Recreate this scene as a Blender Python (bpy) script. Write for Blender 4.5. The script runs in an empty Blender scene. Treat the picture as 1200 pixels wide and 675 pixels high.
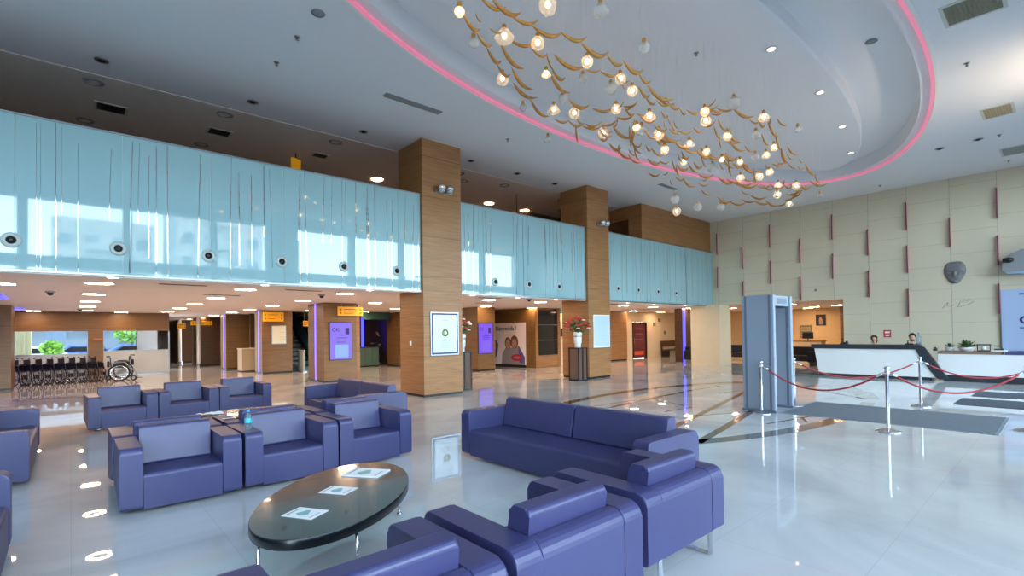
import bpy, bmesh, math, random
from mathutils import Vector, Matrix
random.seed(7)
PI = math.pi
S = bpy.context.scene
COL = S.collection

# ------------------------------------------------------------------ camera
YAW, PIT, ROLL, F, CX, CY, H = 0.835746, 0.0137564, -0.014367, 583.496, 610.187, 381.933, 1.56
fwd = Vector((math.cos(YAW) * math.cos(PIT), math.sin(YAW) * math.cos(PIT), math.sin(PIT)))
rt0 = Vector((math.sin(YAW), -math.cos(YAW), 0))
up0 = rt0.cross(fwd)
rt = rt0 * math.cos(ROLL) + up0 * math.sin(ROLL)
up = up0 * math.cos(ROLL) - rt0 * math.sin(ROLL)
EYE = Vector((0, 0, H))
cam = bpy.data.cameras.new('camera')
cam.lens = F / 1200 * 36
cam.sensor_width = 36
cam.sensor_fit = 'HORIZONTAL'
cam.shift_x = -(CX - 600) / 1200
cam.shift_y = (CY - 337.5) / 1200
cam.clip_start = 0.05
cam.clip_end = 600
co = bpy.data.objects.new('camera', cam)
COL.objects.link(co)
m = Matrix((rt, up, -fwd)).transposed().to_4x4()
m.translation = EYE
co.matrix_world = m
S.camera = co


def ray(px, py):
    return rt * ((px - CX) / F) - up * ((py - CY) / F) + fwd


def at_z(px, py, z):
    d = ray(px, py)
    return EYE + d * ((z - H) / d.z)


# ------------------------------------------------------------------ materials
def srgb(r, g, b):
    f = lambda c: c / 12.92 if c <= 0.04045 else ((c + 0.055) / 1.055) ** 2.4
    return (f(r / 255), f(g / 255), f(b / 255), 1)


def new_mat(name):
    m = bpy.data.materials.new(name)
    m.use_nodes = True
    nt = m.node_tree
    return m, nt, nt.nodes['Principled BSDF']


def mat(name, col, rough=0.5, metal=0.0, spec=0.5, var=0.0, vscale=6.0, bump=0.0, bscale=200.0, coat=0.0, stretch=None, emit=None, estr=0.0):
    m, nt, p = new_mat(name)
    c = srgb(*col)
    p.inputs['Base Color'].default_value = c
    p.inputs['Roughness'].default_value = rough
    p.inputs['Metallic'].default_value = metal
    p.inputs['Specular IOR Level'].default_value = spec
    p.inputs['Coat Weight'].default_value = coat
    p.inputs['Coat Roughness'].default_value = 0.03
    N, L = nt.nodes, nt.links
    tc = N.new('ShaderNodeTexCoord')
    mp = N.new('ShaderNodeMapping')
    L.new(tc.outputs['Object'], mp.inputs['Vector'])
    if stretch:
        mp.inputs['Scale'].default_value = stretch
    if var > 0:
        nz = N.new('ShaderNodeTexNoise')
        nz.inputs['Scale'].default_value = vscale
        nz.inputs['Detail'].default_value = 4
        L.new(mp.outputs['Vector'], nz.inputs['Vector'])
        rp = N.new('ShaderNodeValToRGB')
        rp.color_ramp.elements[0].position = 0.3
        rp.color_ramp.elements[1].position = 0.7
        rp.color_ramp.elements[0].color = (c[0] * (1 - var), c[1] * (1 - var), c[2] * (1 - var), 1)
        rp.color_ramp.elements[1].color = (min(1, c[0] * (1 + var)), min(1, c[1] * (1 + var)), min(1, c[2] * (1 + var)), 1)
        L.new(nz.outputs['Fac'], rp.inputs['Fac'])
        L.new(rp.outputs['Color'], p.inputs['Base Color'])
    if bump > 0:
        nb = N.new('ShaderNodeTexNoise')
        nb.inputs['Scale'].default_value = bscale
        L.new(mp.outputs['Vector'], nb.inputs['Vector'])
        b = N.new('ShaderNodeBump')
        b.inputs['Strength'].default_value = bump
        b.inputs['Distance'].default_value = 0.002
        L.new(nb.outputs['Fac'], b.inputs['Height'])
        L.new(b.outputs['Normal'], p.inputs['Normal'])
    if emit:
        p.inputs['Emission Color'].default_value = srgb(*emit)
        p.inputs['Emission Strength'].default_value = estr
    return m


def wood_mat(name, dark, light, rough=0.4):
    """veneer with a fine horizontal grain and broad sheet joints"""
    m, nt, p = new_mat(name)
    N, L = nt.nodes, nt.links
    tc = N.new('ShaderNodeTexCoord')
    mp = N.new('ShaderNodeMapping')
    mp.inputs['Scale'].default_value = (0.7, 0.7, 16)
    L.new(tc.outputs['Object'], mp.inputs['Vector'])
    nz = N.new('ShaderNodeTexNoise')
    nz.inputs['Scale'].default_value = 1.6
    nz.inputs['Detail'].default_value = 7
    nz.inputs['Roughness'].default_value = 0.65
    nz.inputs['Distortion'].default_value = 0.3
    L.new(mp.outputs['Vector'], nz.inputs['Vector'])
    rp = N.new('ShaderNodeValToRGB')
    rp.color_ramp.elements[0].position = 0.32
    rp.color_ramp.elements[1].position = 0.68
    rp.color_ramp.elements[0].color = srgb(*dark)
    rp.color_ramp.elements[1].color = srgb(*light)
    L.new(nz.outputs['Fac'], rp.inputs['Fac'])
    sx = N.new('ShaderNodeSeparateXYZ')
    L.new(tc.outputs['Object'], sx.inputs['Vector'])
    md = N.new('ShaderNodeMath'); md.operation = 'PINGPONG'
    md.inputs[1].default_value = 0.5
    L.new(sx.outputs['Z'], md.inputs[0])
    lt = N.new('ShaderNodeMath'); lt.operation = 'LESS_THAN'
    lt.inputs[1].default_value = 0.006
    L.new(md.outputs[0], lt.inputs[0])
    mx = N.new('ShaderNodeMix'); mx.data_type = 'RGBA'
    d = srgb(*dark)
    mx.inputs[7].default_value = (d[0] * .45, d[1] * .45, d[2] * .45, 1)
    L.new(lt.outputs[0], mx.inputs[0])
    L.new(rp.outputs['Color'], mx.inputs[6])
    L.new(mx.outputs[2], p.inputs['Base Color'])
    p.inputs['Roughness'].default_value = rough
    return m


def emis(name, col, strength, base=(220, 220, 220)):
    return mat(name, base, 0.5, emit=col, estr=strength)


def floor_mat():
    m, nt, p = new_mat('polished_marble')
    N, L = nt.nodes, nt.links
    tc = N.new('ShaderNodeTexCoord')
    n1 = N.new('ShaderNodeTexNoise'); n1.inputs['Scale'].default_value = 0.55; n1.inputs['Detail'].default_value = 8
    n1.inputs['Distortion'].default_value = 1.2
    L.new(tc.outputs['Object'], n1.inputs['Vector'])
    r1 = N.new('ShaderNodeValToRGB')
    r1.color_ramp.elements[0].position = 0.35; r1.color_ramp.elements[1].position = 0.62
    r1.color_ramp.elements[0].color = srgb(188, 190, 189); r1.color_ramp.elements[1].color = srgb(214, 215, 212)
    L.new(n1.outputs['Fac'], r1.inputs['Fac'])
    br = N.new('ShaderNodeTexBrick')
    br.offset = 0.0
    br.inputs['Scale'].default_value = 1.0
    br.inputs['Brick Width'].default_value = 0.9
    br.inputs['Row Height'].default_value = 0.9
    br.inputs['Mortar Size'].default_value = 0.003
    br.inputs['Mortar Smooth'].default_value = 0.1
    br.inputs['Color1'].default_value = (0.97, 0.97, 0.97, 1)
    br.inputs['Color2'].default_value = (1, 1, 1, 1)
    br.inputs['Mortar'].default_value = (0.86, 0.86, 0.85, 1)
    L.new(tc.outputs['Object'], br.inputs['Vector'])
    mx = N.new('ShaderNodeMix'); mx.data_type = 'RGBA'; mx.blend_type = 'MULTIPLY'
    mx.inputs[0].default_value = 1
    L.new(r1.outputs['Color'], mx.inputs[6]); L.new(br.outputs['Color'], mx.inputs[7])
    L.new(mx.outputs[2], p.inputs['Base Color'])
    p.inputs['Roughness'].default_value = 0.018
    p.inputs['Specular IOR Level'].default_value = 0.7
    return m


def clear_glass(name, tint=(235, 245, 245), gloss=0.10, frost=0.0):
    """thin pane: lets light straight through, with a surface reflection"""
    m = bpy.data.materials.new(name)
    m.use_nodes = True
    nt = m.node_tree
    N, L = nt.nodes, nt.links
    N.remove(N['Principled BSDF'])
    out = N['Material Output']
    t = N.new('ShaderNodeBsdfTransparent'); t.inputs['Color'].default_value = srgb(*tint)
    g = N.new('ShaderNodeBsdfGlossy'); g.inputs['Roughness'].default_value = 0.02
    lw = N.new('ShaderNodeLayerWeight'); lw.inputs['Blend'].default_value = gloss
    mx = N.new('ShaderNodeMixShader')
    L.new(lw.outputs['Fresnel'], mx.inputs[0]); L.new(t.outputs[0], mx.inputs[1]); L.new(g.outputs[0], mx.inputs[2])
    res = mx
    if frost > 0:
        tl = N.new('ShaderNodeBsdfTranslucent'); tl.inputs['Color'].default_value = srgb(*tint)
        df = N.new('ShaderNodeBsdfDiffuse'); df.inputs['Color'].default_value = srgb(*tint)
        m1 = N.new('ShaderNodeMixShader'); m1.inputs[0].default_value = 0.5
        L.new(tl.outputs[0], m1.inputs[1]); L.new(df.outputs[0], m1.inputs[2])
        m2 = N.new('ShaderNodeMixShader'); m2.inputs[0].default_value = frost
        L.new(mx.outputs[0], m2.inputs[1]); L.new(m1.outputs[0], m2.inputs[2])
        res = m2
    L.new(res.outputs[0], out.inputs['Surface'])
    return m


M = {}
M['floor'] = floor_mat()
M['inlay_grey'] = mat('inlay_grey_marble', (112, 114, 108), 0.08, var=0.12, vscale=2)
M['inlay_brown'] = mat('inlay_brown_marble', (112, 88, 70), 0.08, var=0.15, vscale=2)
M['inlay_tan'] = mat('inlay_tan_marble', (176, 170, 160), 0.08, var=0.1, vscale=2)
M['ceil'] = mat('ceiling_paint', (228, 229, 232), 0.75)
M['ceil_low'] = mat('soffit_paint', (236, 220, 210), 0.6)
M['mezz_ceil'] = mat('upper_ceiling_paint', (222, 212, 202), 0.8)
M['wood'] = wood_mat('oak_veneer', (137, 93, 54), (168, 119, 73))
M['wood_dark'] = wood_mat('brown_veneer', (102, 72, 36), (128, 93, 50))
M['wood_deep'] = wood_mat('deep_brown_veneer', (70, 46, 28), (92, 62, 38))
M['leather'] = mat('violet_leather', (53, 53, 94), 0.40, spec=0.6, var=0.05, vscale=3, bump=0.15, bscale=260)
M['chrome'] = mat('polished_chrome', (222, 224, 228), 0.08, metal=1.0)
M['steel'] = mat('brushed_steel', (150, 154, 160), 0.3, metal=1.0)
M['black'] = mat('black_plastic', (22, 22, 24), 0.4)
M['rubber'] = mat('black_rubber', (18, 18, 20), 0.75)
M['dark_metal'] = mat('dark_metal', (48, 44, 42), 0.4, metal=0.6)
M['white'] = mat('white_paint', (232, 232, 230), 0.45)
M['white_gloss'] = mat('white_lacquer', (228, 229, 228), 0.18, coat=0.3)
M['beige'] = mat('beige_plaster', (216, 196, 164), 0.6, var=0.03, vscale=2)
M['panel'] = mat('cream_glass_panel', (208, 197, 172), 0.16, var=0.015, vscale=0.8)
M['panel_joint'] = mat('panel_joint', (150, 148, 134), 0.5)
M['pink'] = mat('rose_anodised', (198, 128, 138), 0.35)
M['maroon'] = mat('maroon_edge', (98, 66, 72), 0.35)
M['aqua'] = mat('aqua_painted_glass', (146, 181, 189), 0.03, spec=0.6, coat=0.25)
M['mirror'] = mat('mirror_strip', (196, 208, 210), 0.05, metal=1.0)
M['joint'] = mat('dark_joint', (40, 62, 72), 0.4)
M['grey_plastic'] = mat('bluegrey_laminate', (136, 147, 162), 0.4)
M['grey_plastic_dark'] = mat('slate_laminate', (98, 108, 124), 0.4)
M['mat_grey'] = mat('grey_rubber_matting', (98, 106, 112), 0.9, var=0.12, vscale=40, bump=0.5, bscale=300)
M['mat_dark'] = mat('charcoal_matting', (64, 72, 82), 0.9, var=0.12, vscale=40, bump=0.5, bscale=300)
M['red_rope'] = mat('red_velvet_rope', (158, 42, 52), 0.7)
M['table_top'] = mat('wenge_tabletop', (56, 44, 38), 0.14, var=0.12, vscale=2, stretch=(1, 8, 1), coat=0.3)
M['table_edge'] = mat('black_edge', (16, 20, 24), 0.25)
M['paper'] = mat('glossy_paper', (232, 236, 236), 0.35)
M['teal_print'] = mat('teal_print', (112, 172, 170), 0.35)
M['grey_print'] = mat('grey_print', (150, 160, 160), 0.4)
M['yellow'] = mat('amber_sign', (236, 168, 24), 0.4, emit=(236, 160, 20), estr=0.25)
M['sign_ink'] = mat('dark_sign_ink', (60, 50, 30), 0.5)
M['led_violet'] = emis('violet_led', (120, 90, 255), 3.0, (60, 50, 120))
M['led_blue'] = emis('blue_led', (70, 70, 255), 3.0, (40, 40, 120))
M['led_pink'] = emis('pink_led', (238, 132, 166), 0.62, (168, 112, 126))
M['lamp_warm'] = emis('warm_diffuser', (255, 224, 190), 12.0)
M['lamp_dim'] = emis('warm_ring', (255, 226, 190), 5.0)
M['lamp_bulb'] = emis('filament_glow', (255, 208, 140), 15.0)
M['screen_violet'] = emis('violet_display', (138, 112, 250), 0.9, (40, 40, 60))
M['screen_blue'] = emis('blue_display', (150, 190, 250), 0.85, (40, 40, 60))
M['panel_back'] = emis('backlit_blue_panel', (150, 176, 216), 0.42, (120, 140, 170))
M['ink_violet'] = mat('violet_ink', (44, 28, 110), 0.5)
M['ink_blue'] = mat('navy_ink', (40, 56, 110), 0.5)
M['glass'] = clear_glass('window_glass', (236, 244, 246), 0.12)
M['glass_green'] = clear_glass('green_glass', (120, 176, 160), 0.15, 0.35)
M['glass_frost'] = clear_glass('frosted_glass', (206, 212, 212), 0.1, 0.75)
M['glass_globe'] = clear_glass('blown_glass', (252, 250, 246), 0.12, 0.32)
M['glass_dark'] = mat('dark_glass', (22, 22, 24), 0.06)
M['gold'] = mat('gilded_wood', (184, 126, 52), 0.42, metal=0.2, var=0.2, vscale=9)
M['stone'] = mat('grey_cast_stone', (112, 110, 112), 0.45, var=0.1, vscale=9)
M['grey_disc'] = mat('nozzle_grey', (176, 186, 186), 0.4)
M['brown_counter'] = mat('brown_counter', (128, 106, 92), 0.4)
M['navy_counter'] = mat('navy_counter', (62, 66, 110), 0.4)
M['charcoal'] = mat('charcoal_laminate', (44, 48, 54), 0.35)
M['leaf'] = mat('plant_green', (62, 92, 44), 0.6, var=0.25, vscale=8)
M['red_flower'] = mat('red_petal', (206, 58, 56), 0.6, var=0.2, vscale=20)
M['white_flower'] = mat('cream_petal', (238, 226, 220), 0.6)
M['skin'] = mat('skin', (206, 160, 134), 0.5)
M['hair_dark'] = mat('dark_hair', (34, 26, 24), 0.6)
M['hair_brown'] = mat('brown_hair', (88, 54, 46), 0.6)
M['cloth_dark'] = mat('dark_cloth', (34, 32, 38), 0.85)
M['cloth_navy'] = mat('navy_cloth', (44, 50, 66), 0.85)
M['cloth_white'] = mat('white_cloth', (206, 206, 210), 0.85)
M['eye'] = mat('eye_dark', (30, 24, 22), 0.3)
M['lip'] = mat('lip', (166, 92, 86), 0.5)
M['asphalt'] = mat('asphalt', (72, 75, 78), 0.9, var=0.1, vscale=1)
M['facade'] = mat('white_facade', (226, 226, 224), 0.8)
M['facade_far'] = mat('grey_facade', (92, 102, 110), 0.8, var=.08, vscale=.4)
M['olive_render'] = mat('olive_render', (128, 126, 96), 0.8)
M['facade_win'] = mat('facade_glass', (90, 110, 130), 0.2)
M['car_white'] = mat('white_car_paint', (226, 228, 230), 0.25, coat=0.5)
M['car_blue'] = mat('blue_car_paint', (60, 90, 140), 0.25, coat=0.5)
M['bark'] = mat('bark', (86, 70, 54), 0.9)
M['tree_leaf'] = mat('tree_leaf', (104, 150, 50), 0.7, var=0.3, vscale=3)
M['teal_dark'] = mat('dark_teal_metal', (30, 58, 68), 0.3, metal=0.4)
M['green_counter'] = mat('green_counter', (84, 112, 100), 0.3)
M['bottle'] = clear_glass('bottle_plastic', (222, 238, 244), 0.2, 0.15)
M['bottle_cap'] = mat('blue_cap', (60, 150, 210), 0.4)
M['poster'] = mat('poster_paper', (240, 220, 214), 0.5)
M['poster_skin'] = mat('poster_skin', (192, 140, 112), 0.5)
M['poster_hair'] = mat('poster_hair', (120, 78, 50), 0.5)
M['poster_grey'] = mat('poster_grey', (146, 132, 132), 0.5)
M['poster_violet'] = mat('poster_violet', (96, 84, 140), 0.5)
M['poster_red'] = mat('poster_red', (190, 40, 52), 0.5)
M['door_red'] = mat('dark_red_graphic', (104, 44, 54), 0.4, var=0.3, vscale=3)
M['orange_print'] = mat('orange_print', (224, 96, 60), 0.4)
M['olive'] = mat('vent_olive', (118, 116, 96), 0.7)
M['tan_vent'] = mat('vent_tan', (168, 150, 116), 0.7)
M['fixture_grey'] = mat('fixture_grey', (140, 142, 144), 0.5)
M['orange_wall'] = mat('warm_ochre_wall', (214, 186, 140), 0.6)
M['lime'] = mat('lime_emblem', (168, 186, 70), 0.4)
M['red_sign'] = mat('red_sign', (196, 60, 58), 0.4)
M['vest'] = mat('dark_red_strap', (120, 40, 40), 0.6)


# ------------------------------------------------------------------ mesh helpers
class MB:
    """collects shapes into one mesh"""

    def __init__(self):
        self.bm = bmesh.new()
        self.mi = 0

    def _tag(self, faces):
        for f in faces:
            f.material_index = self.mi

    def box(self, x0, x1, y0, y1, z0, z1, bevel=0.0, seg=2):
        b = self.bm
        vs = [b.verts.new((x, y, z)) for x in (x0, x1) for y in (y0, y1) for z in (z0, z1)]
        idx = ((0, 1, 3, 2), (4, 6, 7, 5), (0, 4, 5, 1), (2, 3, 7, 6), (0, 2, 6, 4), (1, 5, 7, 3))
        fs = [b.faces.new([vs[i] for i in q]) for q in idx]
        self._tag(fs)
        if bevel > 0:
            es = list({e for f in fs for e in f.edges})
            r = bmesh.ops.bevel(b, geom=es, offset=bevel, segments=seg, affect='EDGES', profile=0.5)
            self._tag(r['faces'])
        return self

    def prism(self, poly, axis, a0, a1, bevel=0.0, seg=2):
        """poly in the two other axes (in x,y,z order), swept along axis"""
        b = self.bm

        def P(u, v, a):
            return (a, u, v) if axis == 'x' else (u, a, v) if axis == 'y' else (u, v, a)
        v0 = [b.verts.new(P(u, v, a0)) for u, v in poly]
        v1 = [b.verts.new(P(u, v, a1)) for u, v in poly]
        n = len(poly)
        fs = [b.faces.new(v0), b.faces.new(v1[::-1])]
        caps = fs[:]
        for i in range(n):
            fs.append(b.faces.new((v0[(i + 1) % n], v0[i], v1[i], v1[(i + 1) % n])))
        self._tag(fs)
        if bevel > 0:
            es = list({e for f in caps for e in f.edges})
            r = bmesh.ops.bevel(b, geom=es, offset=bevel, segments=seg, affect='EDGES', profile=0.5)
            self._tag(r['faces'])
        return self

    def tube(self, pts, r, n=10, closed=False, r1=None):
        b = self.bm
        pts = [Vector(p) for p in pts]
        k = len(pts)
        rings = []
        ref = None
        for i, p in enumerate(pts):
            if closed:
                d = pts[(i + 1) % k] - pts[i - 1]
            else:
                d = pts[min(i + 1, k - 1)] - pts[max(i - 1, 0)]
            d = d.normalized() if d.length > 1e-9 else Vector((0, 0, 1))
            if ref is None:
                ref = Vector((0, 0, 1)) if abs(d.z) < 0.9 else Vector((1, 0, 0))
            u = d.cross(ref)
            if u.length < 1e-6:
                u = d.orthogonal()
            u.normalize()
            v = u.cross(d).normalized()
            ref = v
            rr = r if r1 is None else r + (r1 - r) * i / max(1, k - 1)
            rings.append([b.verts.new(p + (u * math.cos(a) + v * math.sin(a)) * rr) for a in [2 * PI * j / n for j in range(n)]])
        fs = []
        for i in range(k if closed else k - 1):
            A, B = rings[i], rings[(i + 1) % k]
            for j in range(n):
                fs.append(b.faces.new((A[j], A[(j + 1) % n], B[(j + 1) % n], B[j])))
        if not closed:
            fs.append(b.faces.new(rings[0][::-1])); fs.append(b.faces.new(rings[-1]))
        self._tag(fs)
        for f in fs[:len(fs) - (0 if closed else 2)]:
            f.smooth = True
        return self

    def lathe(self, prof, c=(0, 0, 0), n=20, axis='z', sx=1.0, sy=1.0, caps=False):
        """prof: list of (radius, height)"""
        b = self.bm
        c = Vector(c)
        rings = []

        def P(r, h, a):
            x, y = r * math.cos(a) * sx, r * math.sin(a) * sy
            return c + (Vector((x, y, h)) if axis == 'z' else Vector((x, h, y)) if axis == 'y' else Vector((h, x, y)))
        for r, h in prof:
            if r < 1e-6:
                rings.append([b.verts.new(P(0, h, 0))])
            else:
                rings.append([b.verts.new(P(r, h, 2 * PI * j / n)) for j in range(n)])
        fs = []
        for A, B in zip(rings, rings[1:]):
            for j in range(n):
                q = [A[j % len(A)], A[(j + 1) % len(A)], B[(j + 1) % len(B)], B[j % len(B)]]
                u = []
                for v in q:
                    if v not in u:
                        u.append(v)
                if len(u) >= 3:
                    f = b.faces.new(u); f.smooth = True; fs.append(f)
        for R_, rev in ((rings[0], True), (rings[-1], False)):
            if caps and len(R_) > 2:
                fs.append(b.faces.new(R_[::-1] if rev else R_))
        self._tag(fs)
        return self

    def ball(self, c, r, sx=1, sy=1, sz=1, u=14, v=9):
        r_ = bmesh.ops.create_uvsphere(self.bm, u_segments=u, v_segments=v, radius=r)
        c = Vector(c)
        for vt in r_['verts']:
            vt.co = Vector((vt.co.x * sx, vt.co.y * sy, vt.co.z * sz)) + c
        fs = {f for vt in r_['verts'] for f in vt.link_faces}
        for f in fs:
            f.smooth = True
        self._tag(fs)
        return self

    def poly(self, pts):
        f = self.bm.faces.new([self.bm.verts.new(p) for p in pts])
        self._tag([f])
        return self

    def build(self, name, mats, parent=None, loc=None, norm=True):
        if norm:
            bmesh.ops.recalc_face_normals(self.bm, faces=self.bm.faces)
        me = bpy.data.meshes.new(name)
        self.bm.to_mesh(me)
        self.bm.free()
        for mm in (mats if isinstance(mats, (list, tuple)) else [mats]):
            me.materials.append(mm)
        o = bpy.data.objects.new(name, me)
        COL.objects.link(o)
        if parent:
            o.parent = parent
        if loc:
            o.location = loc
        return o


def tag(o, label=None, cat=None, group=None, kind=None):
    if label: o['label'] = label
    if cat: o['category'] = cat
    if group: o['group'] = group
    if kind: o['kind'] = kind
    return o


def thing(name, label, cat, loc=(0, 0, 0), rz=0.0, group=None, kind=None):
    o = bpy.data.objects.new(name, None)
    o.empty_display_size = 0.1
    COL.objects.link(o)
    o.location = loc
    o.rotation_euler = (0, 0, rz)
    return tag(o, label, cat, group, kind)


def dup(root, label, loc=None, rz=None, group=None):
    r = root.copy()
    COL.objects.link(r)
    if loc is not None: r.location = loc
    if rz is not None: r.rotation_euler = (0, 0, rz)
    r['label'] = label
    if group: r['group'] = group
    for ch in list(root.children):
        c = ch.copy(); COL.objects.link(c); c.parent = r
        for g in list(ch.children):
            d = g.copy(); COL.objects.link(d); d.parent = c
    return r


def struct(name, mb, m, label=None, cat=None, parent=None):
    o = mb.build(name, m, parent)
    if parent is None:
        tag(o, label, cat, None, 'structure')
    return o


def text(name, body, size, m, parent, loc, rot, ext=0.001, align='LEFT', bold=0.0):
    c = bpy.data.curves.new(name, 'FONT')
    c.body = body
    c.size = size
    c.extrude = ext
    c.offset = bold
    c.align_x = align
    tmp = bpy.data.objects.new(name, c)
    COL.objects.link(tmp)
    dg = bpy.context.evaluated_depsgraph_get()
    me = bpy.data.meshes.new_from_object(tmp.evaluated_get(dg))
    bpy.data.objects.remove(tmp)
    me.name = name
    me.materials.clear()
    me.materials.append(m)
    o = bpy.data.objects.new(name, me)
    COL.objects.link(o)
    o.parent = parent
    o.location = loc
    o.rotation_euler = rot
    return o


ORD = ['first', 'second', 'third', 'fourth', 'fifth', 'sixth', 'seventh', 'eighth', 'ninth', 'tenth', 'eleventh', 'twelfth', 'thirteenth']


def rounded(pts_r):
    """polygon with rounded corners: list of (u, v, radius)"""
    out = []
    n = len(pts_r)
    for i, (u, v, r) in enumerate(pts_r):
        p = Vector((u, v))
        if r <= 0:
            out.append((u, v)); continue
        a = Vector(pts_r[i - 1][:2]) - p
        b = Vector(pts_r[(i + 1) % n][:2]) - p
        a.normalize(); b.normalize()
        ang = a.angle(b)
        t = r / math.tan(ang / 2)
        c = p + (a + b).normalized() * (r / math.sin(ang / 2))
        s, e = p + a * t - c, p + b * t - c
        a0 = math.atan2(s.y, s.x)
        da = (math.atan2(e.y, e.x) - a0 + PI) % (2 * PI) - PI
        for k in range(6):
            out.append((c.x + r * math.cos(a0 + da * k / 5), c.y + r * math.sin(a0 + da * k / 5)))
    return out
SKY, SUN, UPL, EXPO, SAT = 3.2, 3.0, 300, 0.0, 0.54
# ------------------------------------------------------------------ the setting
ZC, ZL = 6.43, 2.65          # hall ceiling, soffit under the gallery
YB = 10.78                   # gallery glass front
XR = 21.5                    # panelled wall

b = MB(); b.box(-10, 31, -1.8, 43, -0.3, 0.0)
struct('floor', b, M['floor'], 'pale polished marble floor of the whole lobby', 'floor')

EC, EA, EB = (10.11, 4.997), 8.692, 3.437


def ell(cx, cy, a, b_, n=128, t0=0):
    return [(cx + a * math.cos(2 * PI * (k + t0) / n), cy + b_ * math.sin(2 * PI * (k + t0) / n)) for k in range(n)]


def ring_faces(bm, P0, z0, P1, z1, mi=0):
    v0 = [bm.verts.new((x, y, z0)) for x, y in P0]
    v1 = [bm.verts.new((x, y, z1)) for x, y in P1]
    n = len(v0)
    for i in range(n):
        f = bm.faces.new((v0[i], v0[(i + 1) % n], v1[(i + 1) % n], v1[i]))
        f.material_index = mi


def to_rect(P, c, x0, x1, y0, y1):
    out = []
    for x, y in P:
        dx, dy = x - c[0], y - c[1]
        t = min(((x1 - c[0]) / dx if dx > 0 else (x0 - c[0]) / dx) if abs(dx) > 1e-9 else 1e9,
                ((y1 - c[1]) / dy if dy > 0 else (y0 - c[1]) / dy) if abs(dy) > 1e-9 else 1e9)
        out.append([c[0] + dx * t, c[1] + dy * t])
    for cx_, cy_ in ((x0, y0), (x0, y1), (x1, y0), (x1, y1)):
        k = min(range(len(out)), key=lambda i: (out[i][0] - cx_) ** 2 + (out[i][1] - cy_) ** 2)
        out[k] = [cx_, cy_]
    return out


b = MB()
E0 = ell(*EC, EA, EB, 160)
E1 = ell(*EC, EA - 0.24, EB - 0.24, 160)
EI = ell(9.9, 5.0, 8.1, 1.92, 160)
EJ = ell(9.9, 5.0, 8.06, 1.88, 160)
ZA, ZI = ZC + 0.46, ZC + 0.19     # raised oval band, dropped oval centre panel
ring_faces(b.bm, to_rect(E0, EC, -9.2, XR, -1.5, 11.93), ZC, E0, ZC)
ring_faces(b.bm, E0, ZC, E0, ZC + 0.07)
ring_faces(b.bm, E0, ZC + 0.07, E1, ZC + 0.07)
ring_faces(b.bm, E1, ZC + 0.07, E1, ZA)
ring_faces(b.bm, E1, ZA, EI, ZA)
ring_faces(b.bm, EI, ZA, EI, ZI + .03)
ring_faces(b.bm, EI, ZI + .03, EJ, ZI)
f = b.bm.faces.new([b.bm.verts.new((x, y, ZI)) for x, y in EJ])
ring_faces(b.bm, to_rect(E0, EC, -9.2, XR, -1.5, 11.93), ZC, to_rect(E0, EC, -9.2, XR, -1.5, 11.93), ZC + 1.0)
b.poly([(-9.2, -1.5, ZC + 1), (XR, -1.5, ZC + 1), (XR, 11.93, ZC + 1), (-9.2, 11.93, ZC + 1)])
bmesh.ops.remove_doubles(b.bm, verts=b.bm.verts, dist=1e-4)
struct('ceiling', b, M['ceil'], 'white hall ceiling with a large oval recess', 'ceiling')

b = MB()
ring_faces(b.bm, ell(*EC, EA - 0.005, EB - 0.005, 160), ZC - 0.004, ell(*EC, EA - 0.005, EB - 0.005, 160), ZC + 0.055)
ring_faces(b.bm, ell(*EC, EA - 0.07, EB - 0.07, 160), ZC - 0.004, ell(*EC, EA - 0.07, EB - 0.07, 160), ZC + 0.055)
ring_faces(b.bm, ell(*EC, EA - 0.005, EB - 0.005, 160), ZC - 0.004, ell(*EC, EA - 0.07, EB - 0.07, 160), ZC - 0.004)
bmesh.ops.remove_doubles(b.bm, verts=b.bm.verts, dist=1e-4)
o = b.build('led_ring', M['led_pink'])
tag(o, 'pink glowing light line around the oval ceiling recess', 'light strip')
b = MB()
ring_faces(b.bm, ell(*EC, EA + 0.06, EB + 0.06, 160), ZC - 0.012, ell(*EC, EA, EB, 160), ZC - 0.012)
ring_faces(b.bm, ell(*EC, EA + 0.06, EB + 0.06, 160), ZC - 0.012, ell(*EC, EA + 0.06, EB + 0.06, 160), ZC)
ring_faces(b.bm, ell(*EC, EA, EB, 160), ZC - 0.012, ell(*EC, EA, EB, 160), ZC)
struct('trim_1', b, M['white'], 'thin white rim around the oval recess', 'trim')

b = MB(); b.box(-9.2, 31, 11.95, 24, 6.42, 6.9)
struct('ceiling_gallery', b, M['mezz_ceil'], 'dim ceiling above the upper gallery', 'ceiling')
b = MB(); b.box(-9.2, 30.4, 10.84, 23.6, ZL, 3.15); b.box(-9.2, 6.85, 23.6, 31, ZL, 3.15); b.box(9.4, 30.4, 23.6, 31, ZL, 3.15); b.box(6.85, 9.4, 30.6, 31, ZL, 3.15); b.box(3.0, 12.5, 31, 43, ZL, 3.15); b.box(XR + .4, 30.4, 2, 10.84, ZL, 3.15)  # stretch past the street windows is an unseen overhang added to keep sun out
struct('ceiling_soffit', b, M['ceil_low'], 'low peach-tinted ceiling under the gallery', 'ceiling')
b = MB(); b.box(-9.2, 31, 23.6, 24, 3.15, 6.42)
struct('wall_gallery', b, M['wood_deep'], 'dark back wall of the upper gallery', 'wall')

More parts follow.
